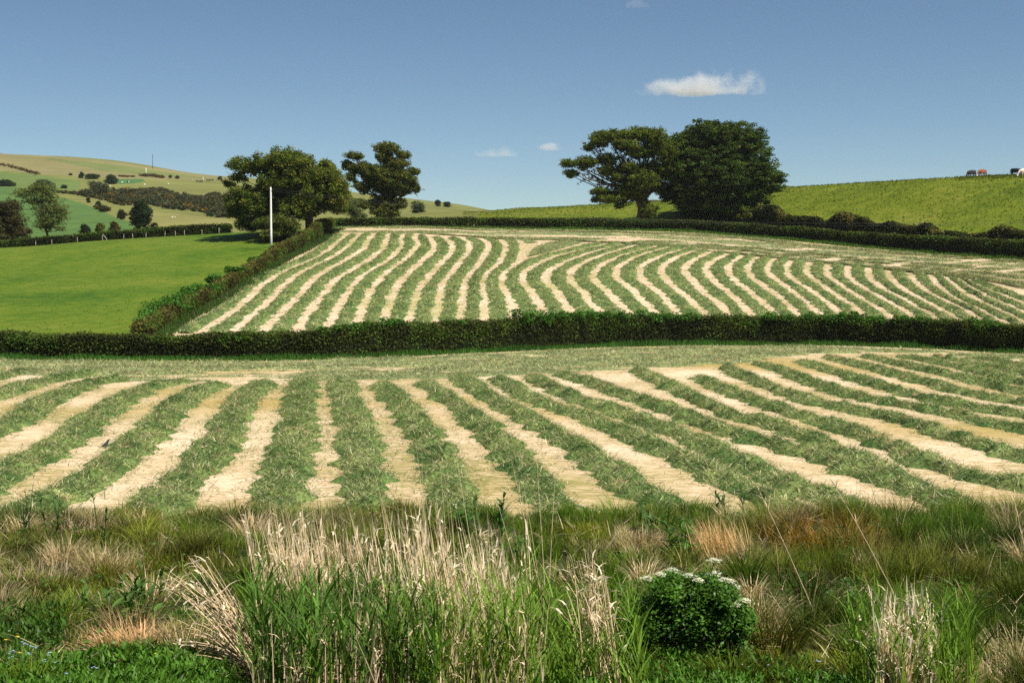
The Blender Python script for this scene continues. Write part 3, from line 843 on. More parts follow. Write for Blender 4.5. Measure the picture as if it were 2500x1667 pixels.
# fresh green growth on the near hedge's top
FRESH = (0.055, 0.140, 0.018)
for a, b, r, up in ((560, 620, 1.0, .1), (800, 870, .9, .25), (870, 1000, 1.0, .3), (1100, 1125, .8, .15), (1262, 1330, 1.25, .7), (1330, 1420, 1.15, .6), (1420, 1500, 1.1, .55), (1500, 1600, 1.2, .55),
                    (1600, 1700, 1.1, .45), (1860, 1900, 1.15, .5), (1910, 1945, .9, .35), (1955, 1990, 1.1, .5), (2010, 2060, 1.1, .45), (2060, 2120, 1., .4), (2130, 2165, .95, .4), (2190, 2260, 1.05, .4), (2310, 2400, 1.1, .4), (2400, 2460, 1.1, .35)):
    g = Geo()
    for px in np.arange(a, b, 22):
        i = int(np.argmin(np.abs(CX + F*nP[:, 0]/nP[:, 1] - px)))
        c = np.array([nP[i, 0], nP[i, 1] - 0.45, nb[i] + nhh[i] + up - r*0.55])
        V, Q, Cc = bush_geo(c + rng.normal(0, 0.12, 3), (r*0.95, r, r*rng.uniform(.75, 1)), 0.21, 420, FRESH)
        g.add(V, Q, None, Cc)
    g.build("fresh_growth", M['hedge'], nh)["label"] = "bright fresh green shoots on the hedge top"

HB = np.array([[0.032, 0.032, 0.010], [0.066, 0.066, 0.015], [0.085, 0.100, 0.018], [0.056, 0.115, 0.016]])
DX = diag_xy.copy()
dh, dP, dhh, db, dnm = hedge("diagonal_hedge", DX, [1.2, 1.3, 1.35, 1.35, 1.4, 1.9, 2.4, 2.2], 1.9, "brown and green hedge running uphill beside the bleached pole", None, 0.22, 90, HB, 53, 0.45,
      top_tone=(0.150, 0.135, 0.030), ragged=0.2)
for px, r, up in ((455, 1.8, .3), (478, 1.8, .35), (500, 1.7, .35), (430, 1.8, .25), (405, 1.6, .15), (385, 1.5, .1), (545, 1.2, .4), (585, 1.1, .4), (632, 1.0, .3), (520, 1.3, .2)):
    i = int(np.argmin(np.abs(CX + F*dP[:, 0]/dP[:, 1] - px)))
    g = Geo()
    for q_ in range(4):
        c = np.array([dP[i, 0] - (1.3 if px < 520 else .7) + rng.normal(0, .8), dP[i, 1] - .6 + rng.normal(0, .9), db[i] + dhh[i] + up*1.3 - r*0.5])
        g.add(*[(x) for x in (lambda t: (t[0], t[1], None, t[2]))(bush_geo(c, (r, r, r*.75), 0.24, 420, FRESH))])
    g.build("fresh_growth", M['hedge'], dh)["label"] = "bright fresh green shoots on the hedge top"
UPX = np.array([[786, 557], [900, 556], [1060, 556], [1250, 558], [1490, 561], [1660, 568], [1810, 581], [2020, 598], [2230, 615], [2500, 634], [2800, 652]], float)
uY = pchip1(PX, YT, UPX[:, 0]) + 1.2
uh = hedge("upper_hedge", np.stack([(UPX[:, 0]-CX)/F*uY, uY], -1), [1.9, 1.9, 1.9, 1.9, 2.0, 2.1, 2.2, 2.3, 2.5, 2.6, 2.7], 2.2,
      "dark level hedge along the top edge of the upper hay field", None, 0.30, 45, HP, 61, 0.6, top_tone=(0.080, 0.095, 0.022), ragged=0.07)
SH = [(1850, 512), (1874, 514), (1934, 521), (1975, 531), (2038, 529), (2112, 539), (2187, 549), (2276, 553), (2330, 566), (2365, 570), (2410, 564), (2455, 572), (2500, 585), (2700, 605)]
sY = np.array([pchip1(PX, YT, p[0]) + 7.5 for p in SH])
sX = np.array([(p[0]-CX)/F for p in SH])*sY
sh = np.array([(HZ-p[1])/F*y for p, y in zip(SH, sY)]) - terrain(sX, sY)
hedge("bramble_hedge", np.stack([sX, sY], -1), list(np.clip(sh, 1.2, 6)), 2.6, "ragged bramble hedge with yellowish leaves behind the right of the upper hedge", None, 0.34, 40,
      np.array([[0.022, 0.024, 0.010], [0.040, 0.055, 0.014], [0.075, 0.080, 0.020], [0.17, 0.15, 0.035]]), 67, 0.6, ragged=0.3)
LF = [(-120, 612), (0, 606), (116, 601), (189, 595), (252, 588), (326, 581), (403, 577), (491, 574), (560, 568)]
lY = np.array([pchip1(PX, YT, p[0]) + 0.5 for p in LF])
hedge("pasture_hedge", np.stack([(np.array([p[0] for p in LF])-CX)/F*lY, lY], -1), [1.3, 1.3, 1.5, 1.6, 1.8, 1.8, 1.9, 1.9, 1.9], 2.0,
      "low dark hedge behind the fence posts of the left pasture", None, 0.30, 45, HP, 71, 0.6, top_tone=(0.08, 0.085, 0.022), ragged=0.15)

def verge(name, xy, w, hgt, dens, label, col, seed, bw=0.06):
    P = smooth_path(xy, 0.5)
    L = np.linalg.norm(np.diff(P, axis=0), axis=1).sum()
    tn = unit(np.gradient(P, axis=0)); nm = np.stack([tn[:, 1], -tn[:, 0]], -1)
    N = int(L*w*dens)
    i = rng.integers(0, len(P), N)
    p = P[i] + nm[i]*rng.uniform(-w/2, w/2, N)[:, None] + rng.normal(0, 0.2, (N, 2))
    b = np.column_stack([p, terrain(p[:, 0], p[:, 1]) - 0.03])
    hv = hgt*(0.5 + fbm(p[:, 0]*0.35, p[:, 1]*0.35, seed, 3))
    c = np.asarray(col)*(0.6 + 0.8*fbm(p[:, 0]*0.2, p[:, 1]*0.2, seed+3, 3))[:, None]*rng.uniform(0.7, 1.3, (N, 1))
    V, Q, T, Cc = blades(b, hv*rng.uniform(0.6, 1.2, N), bw, rng.uniform(0, 6.28, N), rng.uniform(0, 0.35, N), rng.uniform(0, 0.6, N), c)
    o = mk(name, V, Q, T, Cc, M['grass'])
    tag(o, label, "grass", None, "stuff")
GV = (0.045, 0.125, 0.018)
verge("verge_grass", nh_xy - np.array([0, 1.9]), 1.9, 0.60, 85, "tall green grass at the foot of the near hedge", GV, 81)
verge("verge_grass", DX + np.array([1.9, -0.6]), 1.8, 0.55, 50, "dark green grass along the field side of the diagonal hedge", (0.040, 0.085, 0.015), 82)
verge("verge_grass", np.stack([(UPX[:, 0]-CX)/F*(uY-2.6), uY-2.6], -1), 2.4, 0.6, 40, "green grass at the foot of the upper hedge", (0.060, 0.130, 0.018), 83, 0.09)
# rough grass on the right hill, thicker towards its crest
N = 28000
px_ = rng.uniform(1130, 2700, N)
ky_, _ = columns(px_)
f_ = rng.uniform(0, 1, N)**0.6*1.08
Yv = ky_[:, 15]*(1-f_) + ky_[:, 16]*f_
Xv = (px_-CX)/F*Yv
b_ = np.column_stack([Xv, Yv, terrain(Xv, Yv) - 0.03])
tone = fbm(Xv*0.08, Yv*0.08, 91, 4)
c_ = (np.array([[0.060, 0.102, 0.007]])*(1-tone[:, None]) + np.array([[0.165, 0.165, 0.018]])*tone[:, None])*rng.uniform(0.8, 1.2, (N, 1))
V, Q, T, Cc = blades(b_, 0.30*rng.uniform(0.5, 1.6, N)*(0.5 + fbm(Xv*0.3, Yv*0.3, 92, 3)), 0.18, rng.uniform(0, 6.28, N), np.where(f_ > .97, .2, .9)*rng.uniform(.5, 1.3, N), rng.uniform(0, 0.5, N), c_)
N = 26000
px_ = rng.uniform(-250, 800, N)
f_ = rng.uniform(0, 1, N)
ky_, _ = columns(px_)
Yp = ky_[:, 12] + f_**1.4*(ky_[:, 14] - ky_[:, 12]); Xp = (px_-CX)/F*Yp
kk = Xp < np.interp(Yp, dline[o_, 1], dline[o_, 0]) - 1.2
Xp, Yp = Xp[kk], Yp[kk]; N = len(Xp)
tone = fbm(Xp*0.10, Yp*0.10, 95, 4)[:, None]
c2 = (np.array([[0.040, 0.090, 0.006]])*(1-tone) + np.array([[0.130, 0.160, 0.016]])*tone)*rng.uniform(0.8, 1.2, (N, 1))
pg = blades(np.column_stack([Xp, Yp, terrain(Xp, Yp) - .02]), .15*rng.uniform(.5, 1.5, N), .15, rng.uniform(0, 6.28, N), rng.uniform(.9, 1.4, N), rng.uniform(0, .3, N), c2)
tag(mk("pasture_grass", *pg, M['grass']), "short grazed grass of the left pasture", "grass", None, "stuff")
n2 = 2600
pc_ = rng.uniform(2330, 2530, n2); kc_, _ = columns(pc_)
Yc_ = kc_[:, 16] + rng.uniform(-9, 2, n2); Xc_ = (pc_-CX)/F*Yc_
V2, Q2, T2, C2 = blades(np.column_stack([Xc_, Yc_, terrain(Xc_, Yc_) - .03]), rng.uniform(.25, .6, n2), .07, rng.uniform(0, 6.28, n2), rng.uniform(0, .4, n2), rng.uniform(0, .6, n2), np.array([.10, .125, .012])*rng.uniform(.7, 1.3, (n2, 1)))
gg = Geo(); gg.add(V, Q, T, Cc); gg.add(V2, Q2, T2, C2)
V, Q, T, Cc = np.concatenate(gg.V), np.concatenate(gg.Q), np.concatenate(gg.T), np.concatenate(gg.C)
tag(mk("hill_grass", V, Q, T, Cc, M['grass']), "rough yellow-green grass on the right hill", "grass", None, "stuff")

# ------------------------------------------------------------------ trees
def tree(name, label, cat, group, base_px, base_py, Yd, lobes, pal, leaf=0.42, cl_r=0.95, per=34, flat=0.55, trunk_r=0.55, fork=0.45, limbs=None, depthk=0.75, dens=1.0, seed=0, bark=(1, 1, 1), ground=True, sparse=None, limbr=0.27, fill=0):
    """lobes: (px, py, rx, ry) of foliage masses in photograph pixels at distance Yd -> real spheres of foliage"""
    s = Yd/F
    x0, y0 = (base_px-CX)*s, Yd
    z0 = ground_at(x0, y0) if ground else (HZ-base_py)*s
    root = empty(name, (x0, y0, z0), label, cat, group)
    L = np.array([[(a-CX)*s, (HZ-b)*s, rx*s, ry*s] for a, b, rx, ry in lobes])
    L[:, 2:] *= 1.08
    W = max((L[:, 0]+L[:, 2]).max() - (L[:, 0]-L[:, 2]).min(), 1)
    mid = ((L[:, 0]+L[:, 2]).max() + (L[:, 0]-L[:, 2]).min())/2
    g = Geo(); pal = np.asarray(pal)
    cents = []
    for k, (lx, lz, rx, rz) in enumerate(L):
        dd = math.sqrt(max(0.0, 1 - min(1, abs(lx-mid)/(W/2))**2))*W/2*depthk
        for yo in ((-0.45*dd, 0.45*dd) if dd > 0.8*rx else (rng.uniform(-.2, .2)*dd,)):
            ry = 0.5*(rx+rz)*1.05 + 0.2*dd
            c = np.array([lx, y0 + yo + rng.uniform(-.08, .08)*W, lz])
            cents.append(c)
            R = np.array([rx, ry, rz])
            area = 4*np.pi*((rx*ry)**1.6/3 + (rx*rz)**1.6/3 + (ry*rz)**1.6/3)**(1/1.6)
            sp = dens*(sparse.get(k, 1.0) if sparse else 1.0)
            ncl = max(4, int(area/(cl_r**2)*0.62*sp))
            d = rng.normal(size=(ncl, 3)); d /= np.linalg.norm(d, axis=1)[:, None]
            cc = c + d*(R - np.minimum(R*0.4, cl_r*0.55))*rng.uniform(0.36, 1.24, (ncl, 1))
            kk = np.repeat(np.arange(ncl), per)
            n = len(kk)
            e = rng.normal(size=(n, 3)); e /= np.linalg.norm(e, axis=1)[:, None]
            p = cc[kk] + e*np.array([cl_r, cl_r, cl_r*flat])*(rng.uniform(0.15, 1.0, (n, 1))**0.6)
            p[:, 2] -= 0.12*cl_r*(e[:, 0]**2 + e[:, 1]**2)
            V, Q = leaf_quads(p, leaf*rng.uniform(0.55, 1.35, n), 0.55)
            tone = np.clip(rng.normal(0.5, 0.28, ncl), 0, 1)[kk]
            tone = np.clip(tone + rng.normal(0, 0.18, n), 0, 1)[:, None]
            t2 = tone*(len(pal)-1); a = np.clip(t2.astype(int), 0, len(pal)-2)[:, 0]; f = t2 - a[:, None]
            col = (pal[a]*(1-f) + pal[a+1]*f)*rng.uniform(0.8, 1.2, (n, 1))
            g.add(V, Q, None, np.repeat(col, 4, 0))
    def clumps(cc, r, per_):
        kk = np.repeat(np.arange(len(cc)), per_); n = len(kk)
        e = rng.normal(size=(n, 3)); e /= np.linalg.norm(e, axis=1)[:, None]
        p = cc[kk] + e*np.array([r, r, r*flat])*(rng.uniform(0.1, 1.0, (n, 1))**0.6)
        V, Q = leaf_quads(p, leaf*rng.uniform(0.55, 1.35, n), 0.55)
        tone = np.clip(rng.normal(0.5, 0.28, len(cc))[kk] + rng.normal(0, .18, n), 0, 1)[:, None]
        t2 = tone*(len(pal)-1); a = np.clip(t2.astype(int), 0, len(pal)-2)[:, 0]; f = t2 - a[:, None]
        g.add(V, Q, None, np.repeat((pal[a]*(1-f) + pal[a+1]*f)*rng.uniform(0.8, 1.2, (n, 1)), 4, 0))
    # trunk and limbs
    t = Geo()
    top = L[:, 1].max()
    zf = z0 + (top-z0)*fork
    tp = np.array([[x0, y0, z0-0.4], [x0, y0, z0+0.3], [x0 + rng.normal(0, .1), y0, z0*.5+zf*.5], [mid*.35+x0*.65, y0, zf], [mid*.6+x0*.4, y0, zf + (top-zf)*.55]])
    V, Q, T = tube(tp, trunk_r*np.array([1.5, 1.15, 0.95, 0.8, 0.3]), 9)
    t.add(V, Q, T, bark)
    for c in cents:
        a = rng.uniform(0.45, 1.0)
        st = tp[2]*(1-a) + tp[3]*a
        m = (st + c)/2 + rng.normal(0, 0.06*W, 3)*np.array([1, 1, .5]) + np.array([0, 0, -0.03*W])
        e = c + (c-st)*0.15
        q_ = np.linspace(0, 1, 6)[:, None]
        P = (1-q_)**2*st + 2*q_*(1-q_)*m + q_**2*e + rng.normal(0, 0.012*W, (6, 3))*np.sin(q_*np.pi)
        V, Q, T = tube(P, trunk_r*limbr*np.linspace(0.95, 0.15, 6), 6)
        t.add(V, Q, T, bark)
        if fill:                                                    # twigs with leaves along the outer half of each limb
            f_ = rng.uniform(.35, .95, fill)[:, None]
            q_ = st*(1-f_)**2 + 2*f_*(1-f_)*m + f_**2*e + np.clip(rng.normal(0, .028*W, (fill, 3)), -.05*W, .05*W)*np.array([1, 1, .6])
            clumps(q_, cl_r*.75, max(8, int(per*.6)))
    if limbs:
        for pts, r in limbs:
            P = np.array([[(a-CX)*s, y0 + dy, (HZ-b)*s] for a, b, dy in pts])
            tt = np.linspace(0, 1, len(P)); q_ = np.linspace(0, 1, len(P)*3)
            P = np.stack([pchip1(tt, P[:, k], q_) for k in range(3)], -1)
            V, Q, T = tube(P, np.linspace(r, r*0.25, len(P)), 6)
            t.add(V, Q, T, bark)
    t.build("trunk", M['bark'], root, True)
    g.build("crown", M['leaf'], root)
    return root

OAK = [[0.040, 0.066, 0.010], [0.078, 0.118, 0.015], [0.128, 0.162, 0.022], [0.175, 0.165, 0.028]]
OAK2 = [[0.036, 0.056, 0.014], [0.070, 0.100, 0.020], [0.115, 0.140, 0.026], [0.155, 0.135, 0.028]]
SYC = [[0.020, 0.042, 0.010], [0.036, 0.072, 0.013], [0.060, 0.100, 0.015], [0.095, 0.122, 0.020]]

def lob(pts, k, x0, y0): return [(x0 + a/k, y0 + b/k, c/k, d/k) for a, b, c, d in pts]
tree("oak_tree", "broad olive-green oak over the hedge beside the bleached pole", "tree", "field oaks", 757, 585, 256,
     lob([(880, 250, 300, 170), (1150, 330, 210, 160), (340, 330, 200, 120), (640, 320, 160, 140), (1480, 480, 220, 160), (1690, 700, 150, 200), (1000, 560, 380, 210), (350, 760, 200, 160),
          (220, 930, 110, 130), (550, 900, 230, 190), (1350, 740, 290, 210), (1100, 900, 230, 170), (420, 1120, 170, 110), (230, 480, 120, 60), (1640, 900, 140, 90), (720, 620, 180, 130), (1500, 300, 80, 50), (110, 575, 55, 30)], 5.809, 540, 350),
     OAK, leaf=0.36, cl_r=0.85, per=48, flat=0.75, trunk_r=0.75, fork=0.42, dens=1.0, fill=9, sparse={2: 0.7, 13: 0.5, 17: 0.8})
tree("hedge_shrub", "low bushy shrub under the broad oak, behind the bleached pole", "shrub", None, 690, 596, 247,
     lob([(650, 1130, 170, 110), (850, 1120, 190, 120), (1000, 1180, 110, 110), (760, 1280, 200, 90), (620, 1330, 90, 70)], 5.809, 540, 350), OAK2[:3] + [[0.09, 0.075, 0.02]], leaf=0.32, cl_r=0.7, per=26, flat=0.8, trunk_r=0.12, fork=0.2)
tree("oak_tree", "narrow oak with a lone high tuft and bare limbs, right of the broad oak", "tree", "field oaks", 947, 532, 293,
     lob([(980, 220, 200, 90), (1250, 330, 120, 70), (900, 360, 100, 80), (430, 340, 150, 65), (320, 500, 85, 90), (480, 560, 150, 90), (390, 690, 80, 70), (570, 860, 130, 60), (830, 640, 230, 130),
          (1180, 480, 180, 80), (1420, 600, 110, 60), (1380, 760, 130, 80), (1180, 850, 120, 60), (1480, 880, 60, 90), (900, 860, 180, 90), (1210, 960, 90, 50), (990, 1150, 240, 130), (1220, 1130, 90, 90), (660, 1160, 150, 70), (950, 1290, 210, 80), (700, 600, 150, 110), (1050, 620, 190, 120), (1000, 770, 210, 110), (760, 760, 140, 95), (1250, 660, 140, 95), (600, 510, 100, 75), (1000, 400, 110, 90), (1300, 870, 90, 60)], 6.816, 800, 330),
     OAK2, leaf=0.33, cl_r=0.60, per=30, flat=0.8, trunk_r=0.8, fork=0.5, dens=0.95, depthk=0.55, fill=24,
     limbs=[([(947, 500, 0), (940, 450, 0), (937, 400, 0), (942, 372, .5)], .62), ([(945, 480, 0), (915, 440, -1), (892, 425, -1.5), (885, 400, -1.5)], .45), ([(950, 470, 0), (985, 460, -1), (1003, 462, -1), (1020, 480, -1)], .3)], bark=(1, 1, 1))
Z3 = (3.36, 1300, 250)
tree("oak_tree", "open spreading oak with a long low limb, left of the dense sycamore", "tree", "field oaks", 1565, 530, 293,
     lob([(900, 260, 170, 55), (650, 275, 150, 45), (555, 325, 80, 45), (460, 370, 48, 24), (1000, 300, 80, 75), (760, 350, 100, 45), (1080, 400, 110, 110), (610, 470, 80, 45), (880, 410, 110, 55), (440, 490, 85, 45), (300, 500, 70, 30),
          (320, 580, 62, 36), (600, 560, 60, 45), (690, 620, 50, 30), (780, 540, 80, 50), (900, 640, 120, 80), (820, 700, 100, 75), (550, 730, 68, 32), (620, 790, 120, 32), (740, 750, 110, 50), (720, 845, 35, 16), (970, 540, 110, 60), (1010, 680, 60, 60), (880, 770, 70, 40), (950, 890, 70, 60), (1090, 560, 90, 70)], *Z3),
     OAK[:3] + [[0.10, 0.11, 0.02]], leaf=0.33, cl_r=0.60, per=30, flat=0.75, trunk_r=0.85, fork=0.42, dens=0.85, depthk=0.5, fill=18,
     limbs=[([(1565, 530, 0), (1566, 490, 0), (1568, 440, 0), (1560, 390, 0)], .7), ([(1562, 478, 0), (1535, 462, -2), (1490, 456, -3), (1455, 445, -3.5), (1428, 437, -4), (1424, 428, -4)], .34),
            ([(1562, 455, 0), (1520, 437, -2), (1492, 410, -3), (1465, 385, -3), (1450, 368, -3)], .36), ([(1564, 440, 0), (1530, 405, -2), (1500, 372, -3), (1490, 345, -3)], .3), ([(1566, 430, 0), (1590, 395, -2), (1600, 370, -2.5)], .3),
            ([(1566, 497, 0), (1580, 492, -3), (1606, 493, -3.5)], .22)])
tree("sycamore_tree", "big dense dark sycamore rounding over the upper hedge", "tree", None, 1746, 534, 297,
     lob([(1450, 255, 210, 105), (1650, 285, 190, 120), (1790, 390, 130, 140), (1310, 330, 90, 90), (1260, 450, 120, 120), (1500, 420, 260, 160), (1850, 560, 130, 120), (1990, 620, 75, 70), (1940, 700, 100, 55), (1400, 600, 260, 160),
          (1650, 620, 260, 160), (1190, 640, 110, 120), (1740, 770, 180, 90), (1500, 780, 260, 100), (1300, 770, 180, 80), (1600, 890, 270, 60), (1400, 870, 180, 65), (1110, 740, 80, 70), (1780, 900, 110, 50), (1160, 330, 60, 60)], *Z3),
     SYC, leaf=0.40, cl_r=1.05, per=58, flat=0.42, trunk_r=0.9, fork=0.35, dens=0.9, depthk=0.85)
tree("hedge_shrub", "leafy shrub at the right foot of the dense sycamore", "shrub", None, 1850, 535, 290,
     lob([(1850, 890, 70, 60), (1780, 935, 110, 40), (1950, 930, 80, 30), (2050, 940, 70, 30)], *Z3), OAK2, leaf=0.34, cl_r=0.7, per=24, flat=0.8, trunk_r=0.1, fork=0.2)
K6 = (6.816, 800, 330)
tree("willow_tree", "pale soft tree in the gap between the two left oaks", "tree", None, 862, 540, 330, lob([(420, 1200, 130, 170), (480, 1300, 110, 100), (600, 1340, 60, 60)], *K6),
     [[0.06, 0.085, 0.03], [0.10, 0.13, 0.05], [0.13, 0.15, 0.06]], leaf=0.3, cl_r=0.7, per=24, trunk_r=0.25, dens=.8)
tree("distant_bush", "dark bush low behind the narrow oak, left side", "bush", "bushes on the far hill", 882, 500, 420, lob([(560, 1090, 60, 45), (440, 1090, 60, 50)], *K6), OAK2, leaf=0.4, cl_r=0.8, per=20, trunk_r=0.1)
tree("distant_bush", "pale round bush on the beige slope right of the narrow oak", "bush", "bushes on the far hill", 1020, 526, 480, lob([(1500, 1180, 110, 90), (1500, 1270, 125, 60)], *K6),
     [[0.05, 0.085, 0.035], [0.085, 0.12, 0.05], [0.12, 0.14, 0.06]], leaf=0.4, cl_r=0.8, per=24, trunk_r=0.15)
FARP = [[0.018, 0.035, 0.016], [0.030, 0.055, 0.022], [0.05, 0.075, 0.028]]
def far_tree(label, name, cat, px, py, Yd, w, h, pal=FARP, nl=5, leaf=None, seed=0, trunk=None, dens=0.9):
    r = np.random.default_rng(seed + int(px))
    L = [(px + r.uniform(-.28, .28)*w, py - h*r.uniform(.35, .72), w*r.uniform(.20, .32), h*r.uniform(.20, .30)) for _ in range(nl)] + [(px, py - h*.78, w*.26, h*.22), (px, py - h*.3, w*.4, h*.28)]
    s = Yd/F
    return tree(name, label, cat, "bushes on the far hill" if cat == "bush" else "trees on the far hill", px, py, Yd, L, pal, leaf=leaf or max(.35, 1.1*s), cl_r=max(.6, 2.6*s), per=18, flat=.75, trunk_r=trunk or max(.12, .012*h*s*2), fork=.35, dens=dens, ground=True)
def place(px, py, ymin): 
    return float(hit([px], [py], ymin)[1][0])
BRN = [[0.035, 0.032, 0.014], [0.06, 0.052, 0.02], [0.075, 0.08, 0.025]]
PALE = [[0.070, 0.095, 0.025], [0.115, 0.145, 0.040], [0.16, 0.185, 0.055]]
tree("hillside_tree", "dark brownish tree at the left frame edge behind the pasture hedge", "tree", None, 18, 590, 306,
     lob([(60, 440, 70, 60), (20, 520, 90, 90), (100, 540, 60, 70), (70, 620, 110, 70), (-60, 480, 90, 90), (-40, 600, 100, 80), (160, 610, 40, 40)], 2.851, 0, 350), BRN, leaf=0.36, cl_r=0.8, per=28, trunk_r=0.3, dens=.8)
tree("hillside_tree", "pale airy tree with thin bare limbs behind the pasture hedge", "tree", None, 119, 578, 312,
     lob([(260, 320, 70, 50), (180, 350, 90, 40), (320, 380, 80, 60), (380, 450, 80, 70), (300, 460, 60, 60), (360, 540, 80, 60), (300, 570, 60, 40), (430, 480, 50, 60), (220, 400, 60, 30), (340, 310, 50, 40), (420, 590, 40, 20)], 2.851, 0, 350), PALE, leaf=0.32, cl_r=0.75, per=20, trunk_r=0.28, dens=.55, fork=.3, limbs=[([(119, 560, 0), (116, 530, 0), (105, 500, -.5), (95, 470, -.5)], .16), ([(116, 520, 0), (90, 512, -1), (70, 512, -1), (45, 510, -1)], .1)])
far_tree("dark green tree standing alone behind the middle of the pasture hedge", "hillside_tree", "tree", 343, 562, 345, 60, 72, FARP, 8, .4, 3, .3)
for k, (lab, px, py, Yd, w, h, pal) in enumerate((
    ("dark twin bush behind the pasture hedge, leftmost of three", 206, 575, 330, 34, 28, FARP),
    ("rounded dark bush behind the pasture hedge, middle of three", 243, 570, 330, 27, 26, OAK2),
    ("greyish bush behind the pasture hedge, rightmost of three", 277, 566, 332, 27, 26, BRN),
    ("small brown bush right of the lone dark tree", 377, 558, 345, 12, 14, BRN))):
    far_tree(lab, "distant_bush", "bush", px, py, Yd, w, h, pal, 4, .38, 20+k)
for k, (lab, px, py, w, h, pal, nm_, ct) in enumerate((
    ("grey-green bush at the lower edge of the bright green hill field", 296, 536, 26, 25, BRN, "distant_bush", "bush"),
    ("dark tree on the slanting hedge line of the hill", 240, 508, 18, 17, FARP, "hillside_tree", "tree"),
    ("brown bush just below the dark tree on the slanting line", 252, 517, 24, 12, BRN, "distant_bush", "bush"),
    ("tiny round tree above the slanting hedge line", 215, 496, 13, 13, BRN, "hillside_tree", "tree"),
    ("dark wood clump at the left edge of the far hill", 14, 458, 46, 20, FARP, "hillside_tree", "tree"),
    ("hazy green tree showing above the pale airy tree", 104, 468, 56, 30, [[0.05, 0.085, 0.04], [0.07, 0.11, 0.05], [0.09, 0.12, 0.055]], "hillside_tree", "tree"),
    ("small dark bush alone in the mid hill field", 155, 462, 17, 11, FARP, "distant_bush", "bush"),
    ("pale grey round tree at the left end of the gorse band", 233, 482, 56, 40, [[0.06, 0.075, 0.04], [0.10, 0.115, 0.06], [0.13, 0.14, 0.07]], "hillside_tree", "tree"),
    ("small dark tree at the left of the farm trees", 199, 438, 14, 19, FARP, "hillside_tree", "tree"),
    ("broad dark tree among the farm trees", 224, 440, 34, 16, FARP, "hillside_tree", "tree"),
    ("tallest dark tree among the farm trees, beside the white blossom", 270, 451, 34, 25, FARP, "hillside_tree", "tree"),
    ("white blossoming bush below the farm trees", 273, 450, 14, 8, [[0.35, 0.36, 0.28], [0.5, 0.5, 0.42], [0.6, 0.6, 0.5]], "distant_bush", "bush"),
    ("small bush on the upper field edge left of the farm trees", 172, 429, 12, 6, BRN, "distant_bush", "bush"),
    ("little dark bush above the green patch, left of the pair", 314, 447, 7, 5, FARP, "distant_bush", "bush"),
    ("left one of two dark bushes below the ridge", 416, 435, 11, 7, FARP, "distant_bush", "bush"),
    ("right one of two dark bushes below the ridge", 433, 436, 12, 7, FARP, "distant_bush", "bush"),
    ("lone round tree on the skyline left of the broad oak", 538, 441, 14, 11, FARP, "hillside_tree", "tree"),
    ("small tree on the ridge right of the narrow oak", 1069, 506, 18, 19, FARP, "hillside_tree", "tree"),
    ("wider dark tree on the ridge at the right of the small one", 1091, 507, 26, 15, FARP, "hillside_tree", "tree"),
    )):
    far_tree(lab, nm_, ct, px, py, place(px, py, 330), w, h, pal, 4, None, 40+k)

# gorse and scrub on the hill: one mass
SC = z1([(540, 350), (750, 335), (980, 328), (1130, 325), (1180, 350), (1270, 365), (1410, 390), (1450, 360), (1640, 375), (1640, 520), (1490, 525), (1380, 480), (1200, 470), (1050, 440), (850, 430), (700, 390), (560, 372)])
g = Geo()
xs = rng.uniform(180, 580, 2600); ys = rng.uniform(455, 540, 2600)
ok = inside(xs, ys, SC)
X, Y = hit(xs[ok], ys[ok], 320)
GP = 1.3*np.array([[0.030, 0.034, 0.018], [0.050, 0.046, 0.020], [0.075, 0.060, 0.022], [0.035, 0.055, 0.024], [0.17, 0.10, 0.022]])
for x, y in zip(X[:700], Y[:700]):
    r = rng.uniform(1.0, 2.4)
    V, Q, Cc = bush_geo(np.array([x, y, ground_at(x, y) + r*0.35]), (r*1.2, r*1.2, r), 0.8, 70, GP[rng.choice(5, p=[.32, .28, .17, .20, .03])], ncl=6)
    g.add(V, Q, None, Cc)
tag(g.build("gorse_scrub", M['leaf']), "brown and rusty gorse scrub across the far hill", "scrub", None, "stuff")
def scrub_line(pts, n, r0, pal, label, ymin=330):
    g = Geo(); pts = np.asarray(pts, float)
    t = rng.uniform(0, len(pts)-1.001, n); i = t.astype(int); f = (t-i)[:, None]
    p = pts[i]*(1-f) + pts[i+1]*f + rng.normal(0, .8, (n, 2))
    X, Y = hit(p[:, 0], p[:, 1], ymin)
    for x, y in zip(X, Y):
        r = rng.uniform(.5, 1)*r0
        V, Q, Cc = bush_geo(np.array([x, y, ground_at(x, y) + r*.3]), (r*1.6, r*1.3, r), 0.8, 40, np.asarray(pal)[rng.integers(len(pal))], ncl=4)
        g.add(V, Q, None, Cc)
    tag(g.build("gorse_scrub", M['leaf']), label, "scrub", None, "stuff")
RUST = [(0.09, 0.055, 0.02), (0.12, 0.065, 0.02), (0.05, 0.05, 0.02)]
scrub_line(z1([(0, 145), (100, 165), (180, 190), (260, 212)]), 50, 1.8, RUST, "rusty gorse strip on the upper left of the far hill")
scrub_line(z1([(985, 232), (1060, 230), (1130, 245)]), 60, 2.0, RUST, "rusty gorse patch below the thin mast")
scrub_line(z1([(400, 345), (480, 352), (540, 362), (700, 395), (860, 435)]), 80, 1.5, BRN, "dark hedge line slanting across the far hill")
scrub_line(z1([(830, 240), (930, 240)]), 26, 1.0, RUST, "low brown scrub above the green patch on the far hill")
scrub_line(z1([(680, 455), (760, 478)]), 18, 1.6, BRN, "brown scrub under the slanting line of the far hill")

